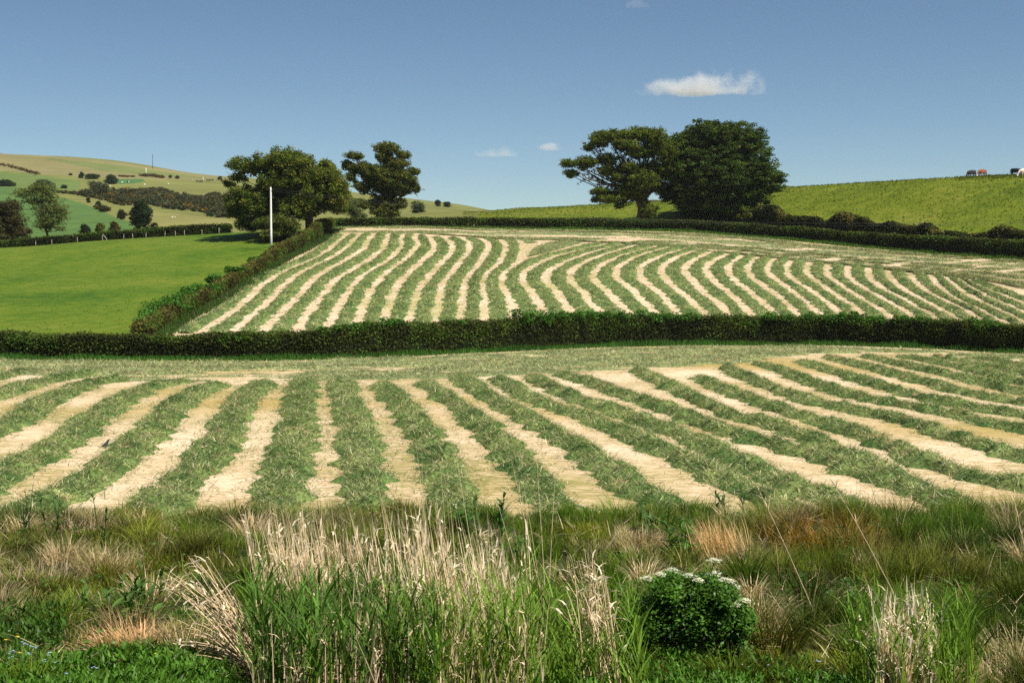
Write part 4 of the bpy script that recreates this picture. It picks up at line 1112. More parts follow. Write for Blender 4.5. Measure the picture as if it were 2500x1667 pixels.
# ------------------------------------------------------------------ posts, poles, wire, ridge wall
def post(name, label, cat, group, px, py, Yd, hgt, r, lean=(0, 0), mat='wood', sides=8, parts=None):
    x, y = (px-CX)/F*Yd, Yd
    z = ground_at(x, y)
    root = empty(name, (x, y, z), label, cat, group)
    P = np.array([[0, 0, -0.3], [lean[0]*.3, lean[1]*.3, hgt*.3], [lean[0], lean[1], hgt - .02], [lean[0], lean[1], hgt]]) + np.array([x, y, z])
    g = Geo(); V, Q, T = tube(P, [r, r*.96, r*.85, r*.7], sides); g.add(V, Q, T)
    o = g.build(name, M[mat])
    bpy.data.objects.remove(root)
    tag(o, label, cat, group)
    return o, P[-1]
FP = [(248, 718, 700), (361, 712, 690), (538, 706, 668), (713, 684, 648), (860, 662, 633), (924, 656, 625), (1015, 655, 632), (1147, 648, 610), (1222, 648, 612), (1285, 652, 613), (1405, 648, 615), (1525, 638, 595)]
for k, (a, b, c) in enumerate(FP):
    px, py = a/2.851, 350 + b/2.851
    Yd = float(pchip1(PX, YT, px)) - 1.6
    post("fence_post", "pale wooden fence post before the pasture hedge, %s from the left" % ORD[k], "fence post", "fence posts along the left pasture", px, py, Yd,
         max(1.0, (b-c)/2.851*Yd/F), 0.07, (rng.normal(0, .05), 0))
a_, Yd = 740/2.851, 288.0
post("fence_post", "pale fence post leaning hard over beside an upright one, left pasture", "fence post", "fence posts along the left pasture", 263, 588, 287.5, 1.2, 0.08, (-1.0, 0))
post("fence_post", "short pale stake in front of the upper hedge near its middle", "fence post", None, 1157, 557, 282.5, 0.85, 0.07)

# bleached telegraph pole by the diagonal hedge
ty = float(hit([663], [612], 128)[1][0])
tx = (661-CX)/F*ty
tz = ground_at(tx, ty)
top = (HZ-457)/F*ty
pole = empty("telegraph_pole", (tx, ty, tz), "tall bleached telegraph pole by the diagonal hedge in front of the broad oak", "telegraph pole")
g = Geo(); V, Q, T = tube(np.array([[tx+.12, ty, tz-.5], [tx+.05, ty, tz+3], [tx, ty, top-1.2], [tx, ty, top-.3], [tx, ty, top]]), [.20, .185, .15, .13, .06], 12); g.add(V, Q, T)
g.build("shaft", M['pole'], pole, True)
g = Geo(); V, Q, T = tube(np.array([[tx+.1, ty-.16, top-.45], [tx+.32, ty-.2, top-.45], [tx+.34, ty-.2, top-.28]]), [.03, .03, .05], 6); g.add(V, Q, T)
g.build("insulator", M['dark'], pole)
wend = np.array([(2900-CX)/F*205, 205.0, (HZ-520)/F*205])
g = Geo()
for dz, dy in ((0, 0), (-.35, .3)):
    a = np.array([tx+.3, ty+dy, top-.3+dz]); tt = np.linspace(0, 1, 60)[:, None]
    P = a*(1-tt) + (wend + np.array([0, 0, dz]))*tt
    P[:, 2] -= 4*3.2*(tt*(1-tt))[:, 0]
    V, Q, T = tube(P, np.full(60, .018), 5); g.add(V, Q, T)
tag(g.build("telephone_wire", M['dark']), "thin twin wire running right from the bleached pole", "wire")
def far_pole(label, px, py0, py1, mat, r, name="distant_pole"):
    Yd = place(px, py0, 330)
    post(name, label, "pole", None, px, py0, Yd, (py0-py1)/F*Yd, r, mat=mat)
far_pole("thin dark mast on the far ridge", 372.5, 414, 379, 'dark', .20, "radio_mast")
far_pole("short white pole just below the far ridge", 356.5, 424, 410, 'pole', .22)
far_pole("tiny white pole in the far cow field", 496, 440, 433, 'pole', .18)
# dry stone wall on the far ridge
wx = np.arange(-200, 470, 4.0)
g = Geo()
ky_, kz_ = columns(wx)
Yw = ky_[:, 19] - 6; Xw = (wx-CX)/F*Yw; Zw = terrain(Xw, Yw)
hgt = 1.2 + 1.2*fbm(wx*.05, wx*0, 77, 3)*np.clip((330-wx)/200, .3, 1)
ring = np.array([[-.4, -.5], [-.3, 1], [.3, 1], [.4, -.5]])
V = np.stack([np.stack([Xw, Yw + a, Zw + (b*hgt if b > 0 else b)], -1) for a, b in ring], 1)
g.add(V.reshape(-1, 3), gridq(len(wx), 4), None, .5)
tag(g.build("stone_wall", M['stone']), "dark dry stone wall along the skyline of the far hill", "wall")

# ------------------------------------------------------------------ animals
def skin_mesh(name, verts, edges, mat, sub=1):
    """one continuous body grown round a skeleton; returns plain mesh data"""
    me = bpy.data.meshes.new(name)
    me.from_pydata([v[:3] for v in verts], edges, [])
    o = bpy.data.objects.new(name, me); COL.objects.link(o)
    md = o.modifiers.new("skin", 'SKIN'); md.use_smooth_shade = True
    ss = o.modifiers.new("sub", 'SUBSURF'); ss.levels = sub; ss.render_levels = sub
    for k, v in enumerate(verts):
        sv = me.skin_vertices[0].data[k]
        r = v[3] if isinstance(v[3], tuple) else (v[3], v[3])
        sv.radius = r; sv.use_root = (k == 0)
    dg = bpy.context.evaluated_depsgraph_get()
    m2 = bpy.data.meshes.new_from_object(o.evaluated_get(dg))
    bpy.data.objects.remove(o)
    m2.materials.clear(); m2.materials.append(mat)
    m2.polygons.foreach_set("use_smooth", np.ones(len(m2.polygons), bool))
    return m2

def coat(name, a, b, scale=1.3, lo=.5, hi=.52):
    m, n, l = new_mat(name)
    tc = n.new("ShaderNodeTexCoord")
    f = noise(n, l, scale, 2, .5, tc.outputs["Object"])
    c = ramp(n, l, f, [(lo, a), (hi, b)])
    p = n.new("ShaderNodeBsdfPrincipled"); p.inputs["Roughness"].default_value = .7; l.new(c, p.inputs["Base Color"])
    out = n.new("ShaderNodeOutputMaterial"); l.new(p.outputs[0], out.inputs["Surface"])
    return m
BLACK = coat("black_coat", (.008, .008, .010), (.016, .015, .016))
BROWN = coat("red_brown_coat", (.20, .055, .02), (.28, .085, .03))
PIED = coat("pale_pied_coat", (.62, .50, .42), (.34, .12, .06), 1.1, .55, .60)
WHITE = coat("white_face", (.70, .64, .56), (.78, .72, .64))
WOOL = coat("wool", (.62, .58, .48), (.74, .70, .60))
# a grazing cow, head to +X
CV = [(-.55, 0, 1.05, (.33, .36)), (-.85, 0, 1.08, (.28, .30)), (0, 0, 1.0, (.36, .42)), (.5, 0, 1.05, (.32, .38)), (.82, 0, .98, (.20, .26)), (1.12, 0, .66, (.13, .18)), (1.28, 0, .38, (.12, .13)), (1.42, 0, .14, (.09, .09)),
      (-.80, .20, .72, .15), (-.86, .21, .45, .075), (-.80, .21, .05, .06), (-.80, -.20, .72, .15), (-.70, -.21, .45, .075), (-.68, -.21, .05, .06),
      (.52, .19, .66, .13), (.54, .19, .40, .07), (.52, .19, .05, .06), (.52, -.19, .66, .13), (.62, -.19, .40, .07), (.66, -.19, .05, .06), (-1.10, 0, 1.05, .05), (-1.14, 0, .55, .035)]
CE = [(0, 1), (0, 2), (2, 3), (3, 4), (4, 5), (5, 6), (6, 7), (0, 8), (8, 9), (9, 10), (0, 11), (11, 12), (12, 13), (3, 14), (14, 15), (15, 16), (3, 17), (17, 18), (18, 19), (1, 20), (20, 21)]
cow_black, cow_brown, cow_pied = (skin_mesh("cow_body", CV, CE, m, 2) for m in (BLACK, BROWN, PIED))
face_m = skin_mesh("cow_face", [(1.24, 0, .46, (.12, .125)), (1.33, 0, .30, (.125, .135)), (1.47, 0, .06, (.10, .10))], [(0, 1), (1, 2)], WHITE, 2)
ear_m = skin_mesh("cow_ears", [(1.22, 0, .50, .05), (1.16, .22, .52, .035), (1.16, -.22, .52, .035)], [(0, 1), (0, 2)], BLACK, 1)
def cow(label, group, px, py, Yd, rz, body, sc=1.0, face=False, ears=True):
    x, y = (px-CX)/F*Yd, Yd
    root = empty("cow", (x, y, ground_at(x, y) - (.12 if Yd < 330 else .02)), label, "cow", group)
    root["_local"] = True
    root.rotation_euler = (0, 0, rz); root.scale = (sc,)*3
    for nm_, m in (("body", body),) + ((("face", face_m),) if face else ()) + ((("ears", ear_m),) if ears else ()):
        o = bpy.data.objects.new(nm_, m); COL.objects.link(o); o.parent = root
    return root
def crest(px): 
    ky, kz = columns(np.array([float(px)])); return float(ky[0, 16])
GC = "cattle grazing on the right hill crest"
cow("black cow grazing on the right hill crest, left of the red-brown cow", GC, 2372, 433, crest(2372)-1, math.radians(-148), cow_black, 1.14)
cow("red-brown cow with a white face grazing beside the left black cow", GC, 2398, 432, crest(2398)-2, math.radians(215), cow_brown, 1.16, True)
cow("black cow grazing near the right frame edge, beside the pale cow", GC, 2481, 430, crest(2481)-1, math.radians(-50), cow_black, 1.14)
cow("pale pied cow cut off by the right frame edge", GC, 2501, 434, crest(2501)-6, math.radians(200), cow_pied, 1.15, True)
GF = "dark cattle in the far hill field"
for k, (px, py, rz) in enumerate(((483, 446, .2), (491.5, 446, 2.8), (507, 444.5, .5), (513, 443.5, 1.4), (519, 443, 1.2))):
    cow("tiny black cow on the far hill, %s of five from the left" % ORD[k], GF, px, py, place(px, py, 330), rz, cow_black, 1.0, False, False)
sheep_b = skin_mesh("sheep_body", [(-.3, 0, .55, (.27, .28)), (.3, 0, .57, (.26, .28)), (.55, 0, .70, (.12, .14)), (.72, 0, .66, .09), (-.3, .15, .28, .09), (-.3, .15, .02, .05), (-.3, -.15, .28, .09), (-.3, -.15, .02, .05),
                    (.3, .15, .28, .09), (.3, .15, .02, .05), (.3, -.15, .28, .09), (.3, -.15, .02, .05)], [(0, 1), (1, 2), (2, 3), (0, 4), (4, 5), (0, 6), (6, 7), (1, 8), (8, 9), (1, 10), (10, 11)], WOOL, 2)
for k, (a, b, lab) in enumerate(((747, 299, "white sheep below the farm trees, left one of two"), (766, 308, "white sheep below the farm trees, right one of two"), (850, 283, "white sheep right of the blossoming bush"), (897, 279, "white sheep under the green hill patch"),
                  (1010, 300, "white sheep alone above the gorse band"), (1173, 288, "white sheep mid-field between the gorse and the dark bushes"), (1338, 264, "white sheep left of the far black cattle"), (1197, 566, "left sheep of two just above the pasture hedge"),
                  (1218, 568, "right sheep of two just above the pasture hedge"))):
    px, py = a/2.851, 350 + b/2.851
    Yd = place(px, py, 430 if b > 500 else 318)
    o = bpy.data.objects.new("sheep", sheep_b); COL.objects.link(o)
    x = (px-CX)/F*Yd
    o.location = (x, Yd, ground_at(x, Yd)); o.rotation_euler = (0, 0, rng.uniform(0, 6.28)); o.scale = (.6 if b > 500 else 1.15,)*3
    tag(o, lab, "sheep", "sheep on the far hill")
# crow on the stubble
CROW = coat("crow_feathers", (.006, .006, .008), (.012, .012, .016), 20)
crow_m = skin_mesh("crow_body", [(0, 0, .17, .075), (.07, 0, .24, .065), (.11, 0, .32, .04), (.14, 0, .365, .045), (.19, 0, .36, .016), (.235, 0, .35, .007), (-.10, 0, .12, .055), (-.20, 0, .07, (.05, .02)), (-.29, 0, .04, (.045, .012)),
                   (.0, .05, .09, .022), (.01, .05, .01, .010), (.0, -.05, .09, .022), (.01, -.05, .01, .010)], [(0, 1), (1, 2), (2, 3), (3, 4), (4, 5), (0, 6), (6, 7), (7, 8), (0, 9), (9, 10), (0, 11), (11, 12)], CROW, 2)
cx_, cy_ = hit([258], [1093])
o = bpy.data.objects.new("crow", crow_m); COL.objects.link(o)
o.location = (cx_[0], cy_[0], ground_at(cx_[0], cy_[0])); o.rotation_euler = (0, 0, math.radians(35)); o.scale = (1.0,)*3
tag(o, "black crow standing on the pale stubble between two ridges", "bird")

# ------------------------------------------------------------------ foreground bank: grass, tussocks, reeds, herbs
def dpx(x, y): return x/0.9408, y/0.9408
def bank_hit(D):
    P = [dpx(*p) for p in D]
    X, Y = hit([p[0] for p in P], [p[1] for p in P], 8.0)
    return X, Y
GRN, OLV, TAN, ORG, DRK = np.array([.072, .170, .012]), np.array([.150, .165, .014]), np.array([.62, .48, .29]), np.array([.38, .16, .02]), np.array([.030, .070, .010])
# natural patches on the bank (centre and size in metres, colour)
PATCH = []
for D, sx, sy, c, w in (((255, 1290), .35, .8, TAN, 1), ((215, 1215), .5, .8, TAN, .5), ((120, 1310), .5, .7, TAN*.8, .5), ((330, 1475), .55, .6, TAN*np.array([1, .85, .75]), 1), ((60, 1290), .4, .7, TAN*.7, .4), ((220, 1385), .35, .4, TAN*.8, .4),
                        ((700, 1215), .9, 1.2, TAN*.9, .8), ((1470, 1240), .35, .8, TAN, 1), ((1430, 1275), .5, .5, TAN*.9, .7), ((1330, 1240), .6, .8, OLV*1.4, .7), ((1660, 1260), .5, 1.0, TAN*.95, 1), ((1710, 1305), .4, .5, TAN*.9, .8),
                        ((1745, 1470), .35, .5, TAN, 1), ((1900, 1225), 1.0, 1.2, ORG, .85), ((1960, 1250), .5, .7, ORG*np.array([.8, .9, 1]), .5), ((1810, 1260), .5, .8, ORG*.9, .4), ((2300, 1530), .6, .5, TAN*.85, .9),
                        ((2200, 1380), .7, .8, OLV, .7), ((100, 1200), .9, 1.2, DRK, .8), ((310, 1390), .7, .8, GRN*.8, .9), ((60, 1420), .7, 1.0, GRN*.8, .8), ((1100, 1200), 1.2, 1.4, DRK, .7), ((2200, 1230), 1.8, 2.2, DRK*1.5, .7), ((500, 1190), 1.2, 1.2, DRK*1.6, .6), ((1880, 1400), .9, 1.6, DRK, .8), ((420, 1300), .8, 1.0, OLV*.6, .7), ((1350, 1200), 1.0, 1.0, GRN*.9, .7), ((2290, 1420), .6, 1.0, DRK, .7), ((1830, 1470), .6, .8, DRK*.8, .9), ((1300, 1170), 1.2, 1.2, GRN*1.2, .8)):
    x, y = bank_hit([D]); PATCH.append((x[0], y[0], sx, sy, c, w))
def bank_colour(X, Y):
    t = np.clip(fbm(X*.45, Y*.45, 301, 4)*2.2 - .6, 0, 1)[:, None]
    t2 = np.clip(fbm(X*.9, Y*.9, 302, 3)*2.6 - 1.15, 0, 1)[:, None]
    c = GRN*(1-t) + OLV*t
    c = c*(1 - t2*.35) + TAN*.6*t2*.35
    tan = np.zeros(len(X))
    for x, y, sx, sy, pc, w in PATCH:
        k = w*np.exp(-((X-x)/sx)**2 - ((Y-y)/sy)**2)*np.clip(.4 + 1.2*vnoise(X*3.2, Y*3.2, 305), 0, 1)
        c = c*(1-k[:, None]) + pc*k[:, None]
        if pc[0] > .2: tan = np.maximum(tan, k)
    return c, tan
def bank_grass(N, ylo, yhi, hlo, hhi, wid, name, label, seed, leanx=.45, bend=.9, keep=None, nseg=3, colf=None, pw=1.0):
    Y = np.sqrt(rng.uniform(ylo**2, yhi**2, N)); X = rng.uniform(-.40, .40, N)*Y
    if keep is not None:
        k = keep(X, Y); X, Y = X[k], Y[k]
    # gathered in tufts
    cell = .42
    tx_, ty_ = (np.floor(X/cell) + _hash(np.floor(X/cell), np.floor(Y/cell), seed))*cell, (np.floor(Y/cell) + _hash(np.floor(X/cell), np.floor(Y/cell), seed+1))*cell
    pull = .45
    X2, Y2 = X*(1-pull) + tx_*pull, Y*(1-pull) + ty_*pull
    n = len(X)
    c, tan = bank_colour(X2, Y2)
    if colf is not None: c = colf(c, X2, Y2)
    h = (hlo + (hhi-hlo)*np.clip(fbm(X2*.55, Y2*.55, seed+2, 3)*1.8 - .4, 0, 1)**pw)*rng.uniform(.55, 1.15, n)*(1 - .45*tan)
    az = np.arctan2(Y2-ty_, X2-tx_) + rng.normal(0, .7, n)
    b = np.column_stack([X2, Y2, terrain(X2, Y2) - .03])
    lean = np.abs(rng.normal(0, leanx, n)) + tan*.3
    col = c*rng.uniform(.65, 1.35, (n, 1))
    dead = rng.uniform(0, 1, n) < .07
    col[dead] = TAN*rng.uniform(.5, .95, (dead.sum(), 1))
    V, Q, T, Cc = blades(b, h, wid*rng.uniform(.6, 1.3, n), az, lean, rng.uniform(.1, bend, n), col, nseg=nseg)
    tag(mk(name, V, Q, T, Cc, M['grass']), label, "grass", None, "stuff")
bank_grass(190000, 12.5, 29.5, .08, .26, .013, "bank_grass", "matted olive and green grass covering the foreground bank", 310, .75, 1.3)
bank_grass(34000, 21.5, 30.0, .20, .52, .011, "bank_grass", "taller grass along the top of the foreground bank below the hay field", 320, .28, .8)
bank_grass(16000, 30.0, 36.5, .3, .6, .016, "bank_grass", "grass on the far slope of the ditch before the near hay field", 330, .3, .6, nseg=2)
bank_grass(9000, 17.0, 30.0, .5, 1.0, .008, "bank_grass", "thin tall grass stems rising from the right of the foreground bank", 340, .25, .5, keep=lambda X, Y: (X/Y > .13) & (fbm(X*.5, Y*.5, 341, 3) > .45))
g = Geo()
for q_ in range(470):                                              # splayed tufts among the matted grass
    Yc = math.sqrt(rng.uniform(13.5**2, 29**2)); Xc = rng.uniform(-.39, .39)*Yc
    n = int(rng.integers(90, 240)); sp = rng.uniform(.10, .30); hh = rng.uniform(.25, .62)*(1.15 if Xc > 2 else .9)
    a = rng.uniform(0, 6.28, n); r = sp*np.sqrt(rng.uniform(0, 1, n)); X, Y = Xc + r*np.cos(a), Yc + r*np.sin(a)
    c0, tn_ = bank_colour(np.array([Xc]), np.array([Yc]))
    c0 = c0[0]*rng.choice([.4, .6, .9, 1.15])*np.array([1, rng.uniform(.9, 1.15), 1])
    if rng.uniform() < .05: c0 = TAN*rng.uniform(.6, 1.0)
    g.add(*blades(np.column_stack([X, Y, terrain(X, Y) - .02]), hh*rng.uniform(.5, 1.15, n), .012, a + rng.normal(0, .4, n), .15 + r/sp*.55*rng.uniform(.4, 1.3, n), rng.uniform(.3, 1.3, n), c0*rng.uniform(.7, 1.3, (n, 1)), nseg=3))
tag(g.build("bank_grass", M['grass']), "splayed tufts of green and olive grass over the foreground bank", "grass", None, "stuff")

g = Geo()
for q_ in range(110):                                              # small broad-leaved weeds in the grass
    Yc = math.sqrt(rng.uniform(13.5**2, 28**2)); Xc = rng.uniform(-.39, .39)*Yc
    n = int(rng.integers(40, 130)); sp = rng.uniform(.12, .38)
    p = np.column_stack([Xc + rng.normal(0, sp, n), Yc + rng.normal(0, sp, n), np.zeros(n)])
    p[:, 2] = terrain(p[:, 0], p[:, 1]) + rng.uniform(.03, .34, n)*np.exp(-((p[:, 0]-Xc)**2 + (p[:, 1]-Yc)**2)/(2*sp*sp))
    V, Q = leaf_quads(p, rng.uniform(.04, .085, n), .8, .6)
    g.add(V, Q, None, np.repeat(np.array([.050, .125, .014])*rng.uniform(.5, 1.3)*rng.uniform(.7, 1.3, (n, 1)), 4, 0))
tag(g.build("bank_weeds", M['herb']), "low dark green leafy weeds scattered over the foreground bank", "weeds", None, "stuff")
N = 9000                                                           # flattened dead litter
Yl = np.sqrt(rng.uniform(13**2, 29**2, N)); Xl = rng.uniform(-.39, .39, N)*Yl
kk = fbm(Xl*.8, Yl*.8, 345, 3) > .52
Xl, Yl = Xl[kk], Yl[kk]; N = len(Xl)
lg = blades(np.column_stack([Xl, Yl, terrain(Xl, Yl) + rng.uniform(.02, .14, N)]), rng.uniform(.15, .5, N), .012, rng.uniform(0, 6.28, N), rng.normal(1.4, .25, N), rng.normal(.2, .3, N), TAN*rng.uniform(.5, 1.1, (N, 1)), nseg=2)
tag(mk("dead_grass_litter", *lg, M['straw']), "flattened pale dead grass littering the foreground bank", "dead grass", None, "stuff")
def tussock(D, h, n, spread, label, col=TAN, lean=.7, bend=.8, wid=.011, name="dry_tussock", group="dry grass tussocks on the bank", az0=None):
    x, y = bank_hit([D]); x, y = x[0], y[0]
    spread = spread*1.5; h = h*.85; lean = lean*1.5
    a = rng.uniform(0, 6.28, n); r = spread*np.sqrt(rng.uniform(0, 1, n))*rng.uniform(.5, 1.25, n)
    X, Y = x + r*np.cos(a), y + r*np.sin(a)
    b = np.column_stack([X, Y, terrain(X, Y) - .02])
    az = a + rng.normal(0, .5, n) if az0 is None else rng.normal(az0, .5, n)
    V, Q, T, Cc = blades(b, h*rng.uniform(.5, 1.15, n), wid, az, np.abs(rng.normal(lean*.6, lean*.45, n)), rng.uniform(.2, bend*1.4, n), np.asarray(col)*rng.uniform(.65, 1.3, (n, 1)), nseg=3)
    tag(mk(name, V, Q, T, Cc, M['straw']), label, "tussock", group)
tussock((255, 1305), .42, 420, .30, "small pale straw tussock left of centre on the bank's left slope", TAN*1.15, .5)
tussock((330, 1490), .38, 700, .45, "low reddish straw tussock above the blue flowers", TAN*np.array([1, .82, .68]), .8)
tussock((215, 1230), .45, 500, .45, "olive straw tussock above the small pale one", TAN*.75, .5)
tussock((570, 1180), .75, 520, .5, "brown straw heap at the field edge left of the reeds", TAN*np.array([.95, .8, .65]), .9, 1.2)
tussock((1470, 1255), .40, 420, .35, "pale straw tussock right of the reeds, below the dock", TAN, .6)
tussock((1660, 1275), .85, 420, .28, "upright straw tussock leaning left beside the dock plants", TAN*np.array([1, .85, .62]), .35, .5, az0=2.4)
tussock((1710, 1320), .38, 300, .3, "short straw tussock above the white umbels", TAN*.95, .5)
tussock((1745, 1490), .55, 520, .22, "straw bundle slumped against the right of the white-flowered plant", TAN*1.15, 1.0, .9, az0=3.8)
tussock((2045, 1180), .62, 420, .30, "pinkish pale straw tussock on the field edge at the right", TAN*np.array([1.25, .98, .85]), .7, 1.3)
tussock((1900, 1250), .55, 330, .7, "rusty orange grass tussock on the right of the bank", ORG, .6, 1.0)
tussock((1960, 1265), .52, 260, .5, "yellow-orange grass tussock right of the rusty one", np.array([.26, .17, .03]), .6, 1.0)
tussock((2300, 1550), .45, 500, .4, "tan straw tussock in the bottom right corner", TAN*.85, .8)
tussock((90, 1330), .5, 500, .5, "brownish straw tussock under the thistles", TAN*.6, .5)

def stalks(b, h, wid, az, lean, bend, col, flags, fcol, flen, nseg=4):
    """dry reed stems with torn leaf ribbons"""
    g = Geo()
    n = len(b)
    g.add(*blades(b, h, wid, az, lean, bend, col, nseg=nseg, taper=True))
    m = int(n*flags)
    k = rng.integers(0, n, m); f = rng.uniform(.30, .9, m)
    hh = np.broadcast_to(h, n)[k]; le = np.broadcast_to(lean, n)[k] + np.broadcast_to(bend, n)[k]*f*.45
    p = b[k] + np.stack([np.sin(le)*np.cos(az[k])*hh*f, np.sin(le)*np.sin(az[k])*hh*f, np.cos(le)*hh*f], -1)
    droop = rng.uniform(0, 1, m) < .45
    g.add(*blades(p, flen*rng.uniform(.4, 1.3, m), wid*rng.uniform(.9, 1.9, m), rng.uniform(0, 6.28, m), np.where(droop, rng.uniform(.5, 1.3, m), rng.uniform(0, .35, m)), np.where(droop, rng.uniform(1.0, 2.2, m), rng.uniform(-.1, .5, m)), np.asarray(fcol)*rng.uniform(.7, 1.15, (m, 1)), nseg=3))
    return g
def bunch(b, k, pull=.6):
    """draw the roots together into k bundles"""
    c = b[rng.integers(0, len(b), k)]; i = rng.integers(0, k, len(b))
    b = b.copy(); b[:, :2] = b[:, :2]*(1-pull) + c[i][:, :2]*pull; b[:, 2] = terrain(b[:, 0], b[:, 1]) - .03
    return b
def reed_leaves(b, h, col, wid, n_leaf=4):
    g = Geo(); n = len(b)
    az = rng.uniform(0, 6.28, n); lean = np.abs(rng.normal(0, .10, n))
    sc = col*rng.uniform(.8, 1.3, (n, 1))*np.array([1.5, 1.25, .8])
    g.add(*blades(b, h*.9, .014, az, lean, .05, sc, nseg=3))
    k = np.repeat(np.arange(n), n_leaf); m = len(k)
    f = rng.uniform(.25, .95, m)
    p = b[k] + np.stack([np.sin(lean[k])*np.cos(az[k])*h[k]*f*.9, np.sin(lean[k])*np.sin(az[k])*h[k]*f*.9, np.cos(lean[k])*h[k]*f*.9], -1)
    g.add(*blades(p, rng.uniform(.22, .48, m), wid*rng.uniform(.7, 1.3, m), rng.uniform(0, 6.28, m), rng.uniform(.25, .7, m), rng.uniform(.2, 1.2, m), col*rng.uniform(.55, 1.4, (m, 1)), nseg=3))
    return g
def spot(n, pxlo, pxhi, ylo, yhi):
    Y = rng.uniform(ylo, yhi, n); X = (rng.uniform(pxlo, pxhi, n)/.9408 - CX)/F*Y
    return X, Y, np.column_stack([X, Y, terrain(X, Y) - .03])
REED = np.array([.120, .215, .028]); BLOND = np.array([.72, .56, .36]); WHT = np.array([.80, .68, .50])

root = empty("reed_bed", (-1.1, 14.5, ground_at(-1.1, 14.5)), "tall green reeds with blond dead stalks filling the bottom centre", "reeds"); 
X, Y, b = spot(560, 575, 1010, 12.6, 16.2)
h = (.88 + .34*fbm(X*1.5, Y*1.5, 401, 2))*rng.uniform(.75, 1.08, len(b))
reed_leaves(b, h, np.array([.080, .165, .026]), .021, 5).build("green_reeds", M['grass'], root)
X, Y, b = spot(560, 880, 1260, 12.6, 16.8)
h = (.78 + .4*fbm(X*1.5, Y*1.5, 402, 2))*rng.uniform(.7, 1.1, len(b))
reed_leaves(b, h, REED*1.15, .017, 4).build("green_reeds", M['grass'], root)["label"] = "lighter yellow-green reeds on the right of the bed"
X, Y, b = spot(300, 1240, 1480, 12.8, 16.5)
h = rng.uniform(.45, .85, len(b))
reed_leaves(b, h, REED*1.05, .016, 4).build("green_reeds", M['grass'], root)["label"] = "shorter bright green reeds at the right end of the bed"
for a, c, n, hl, hh, yl, yh in ((605, 850, 330, 1.05, 1.75, 15.0, 17.2), (850, 1000, 90, 1.0, 1.9, 14, 17), (940, 1090, 210, 1.0, 1.9, 13.5, 17.0), (1050, 1240, 190, .9, 1.75, 13.5, 16.5)):
    X, Y, b = spot(n, a, c, yl, yh); b = bunch(b, 16, .62)
    stalks(b, hl + (hh-hl)*rng.uniform(0, 1, n)**1.6, .014, rng.normal(3.0, .45, n), rng.normal(.15, .08, n), rng.normal(.06, .06, n), BLOND*rng.uniform(.8, 1.25, (n, 1)), 3.2, WHT, .15).build("dead_stalks", M['straw'], root)
X, Y, b = spot(900, 590, 1260, 12.6, 16)
stalks(b, rng.uniform(.45, 1.1, 900), .012, rng.uniform(0, 6.28, 900), np.abs(rng.normal(0, .16, 900)), .1, BLOND*rng.uniform(.6, 1.15, (900, 1)), 1.6, BLOND, .18).build("dead_stalks", M['straw'], root)
# the odd very tall thin seed stems above the bed
X, Y, b = spot(26, 900, 1260, 15.5, 18)
stalks(b, rng.uniform(2.0, 2.75, 26), .008, rng.normal(2.6, .7, 26), rng.normal(.12, .08, 26), rng.normal(.08, .06, 26), BLOND*rng.uniform(.7, 1.0, (26, 1)), .8, BLOND, .18, 5).build("seed_stems", M['straw'], root)

def bundle(D0, Yd, tips, n, label, wid=.012, jitter=.05, name="dead_reed_clump"):
    """bent dead reed stems from one root towards given tips (photo directions at real distance Yd)"""
    px, py = dpx(*D0)
    bx = (px-CX)/F*Yd
    b0 = np.array([bx, Yd, ground_at(bx, Yd)])
    root = empty(name, tuple(b0), label, "reeds", "dead reed clumps")
    g, r2 = Geo(), Geo()
    for _ in range(n):
        t = tips[rng.integers(len(tips))]
        tx, tyy = dpx(t[0] + rng.normal(0, 14), t[1] + rng.normal(0, 14))
        e = at(tx, tyy, Yd + rng.normal(0, .25))
        s = b0 + np.array([rng.normal(0, jitter), rng.normal(0, .2), 0])
        mpt = s*.45 + e*.55 + np.array([0, 0, .16 + rng.normal(0, .05)])
        q_ = np.linspace(0, 1, 7)[:, None]
        P = (1-q_)**2*s + 2*q_*(1-q_)*mpt + q_**2*e
        V, Q, T = tube(P, np.linspace(wid*.55, wid*.2, 7), 4, False)
        g.add(V, Q, None, BLOND*rng.uniform(.75, 1.2))
        m = rng.integers(1, 3)
        k = rng.integers(3, 7, m)
        r2.add(*blades(P[k], rng.uniform(.08, .26, m), wid*rng.uniform(1.2, 2.8, m), rng.uniform(0, 6.28, m), rng.uniform(.5, 1.2, m), rng.uniform(.8, 2.4, m), WHT*rng.uniform(.85, 1.15, (m, 1)), nseg=3))
    g.build("stems", M['straw'], root); r2.build("torn_leaves", M['straw'], root)
bundle((615, 1530), 14.6, [(385, 1335), (425, 1335), (410, 1395), (470, 1400), (440, 1440), (405, 1480), (455, 1290), (520, 1420), (500, 1380)], 80, "fan of bleached dead reeds leaning left from the reed bed")
bundle((1385, 1500), 13.7, [(1350, 1275), (1340, 1290), (1365, 1300), (1290, 1385), (1310, 1300), (1395, 1400), (1380, 1340)], 56, "small clump of bent dead reeds between the reed bed and the white flowers", jitter=.12)
root = empty("reed_clump", (4.05, 14.4, ground_at(4.05, 14.4)), "green reed clump with white torn dead leaves at the bottom right", "reeds")
X, Y, b = spot(230, 1960, 2240, 12.8, 15.8)
h = rng.uniform(.6, 1.0, len(b))
reed_leaves(b, h, REED*np.array([.9, .95, .9]), .017, 4).build("green_reeds", M['grass'], root)
X, Y, b = spot(190, 1985, 2180, 12.9, 14.6); b = bunch(b, 22, .5)
stalks(b, rng.uniform(.45, 1.10, 190), .014, rng.uniform(0, 6.28, 190), np.abs(rng.normal(0, .12, 190)), .12, BLOND*rng.uniform(.75, 1.15, (190, 1)), 4.0, WHT*1.1, .19).build("dead_stalks", M['straw'], root)
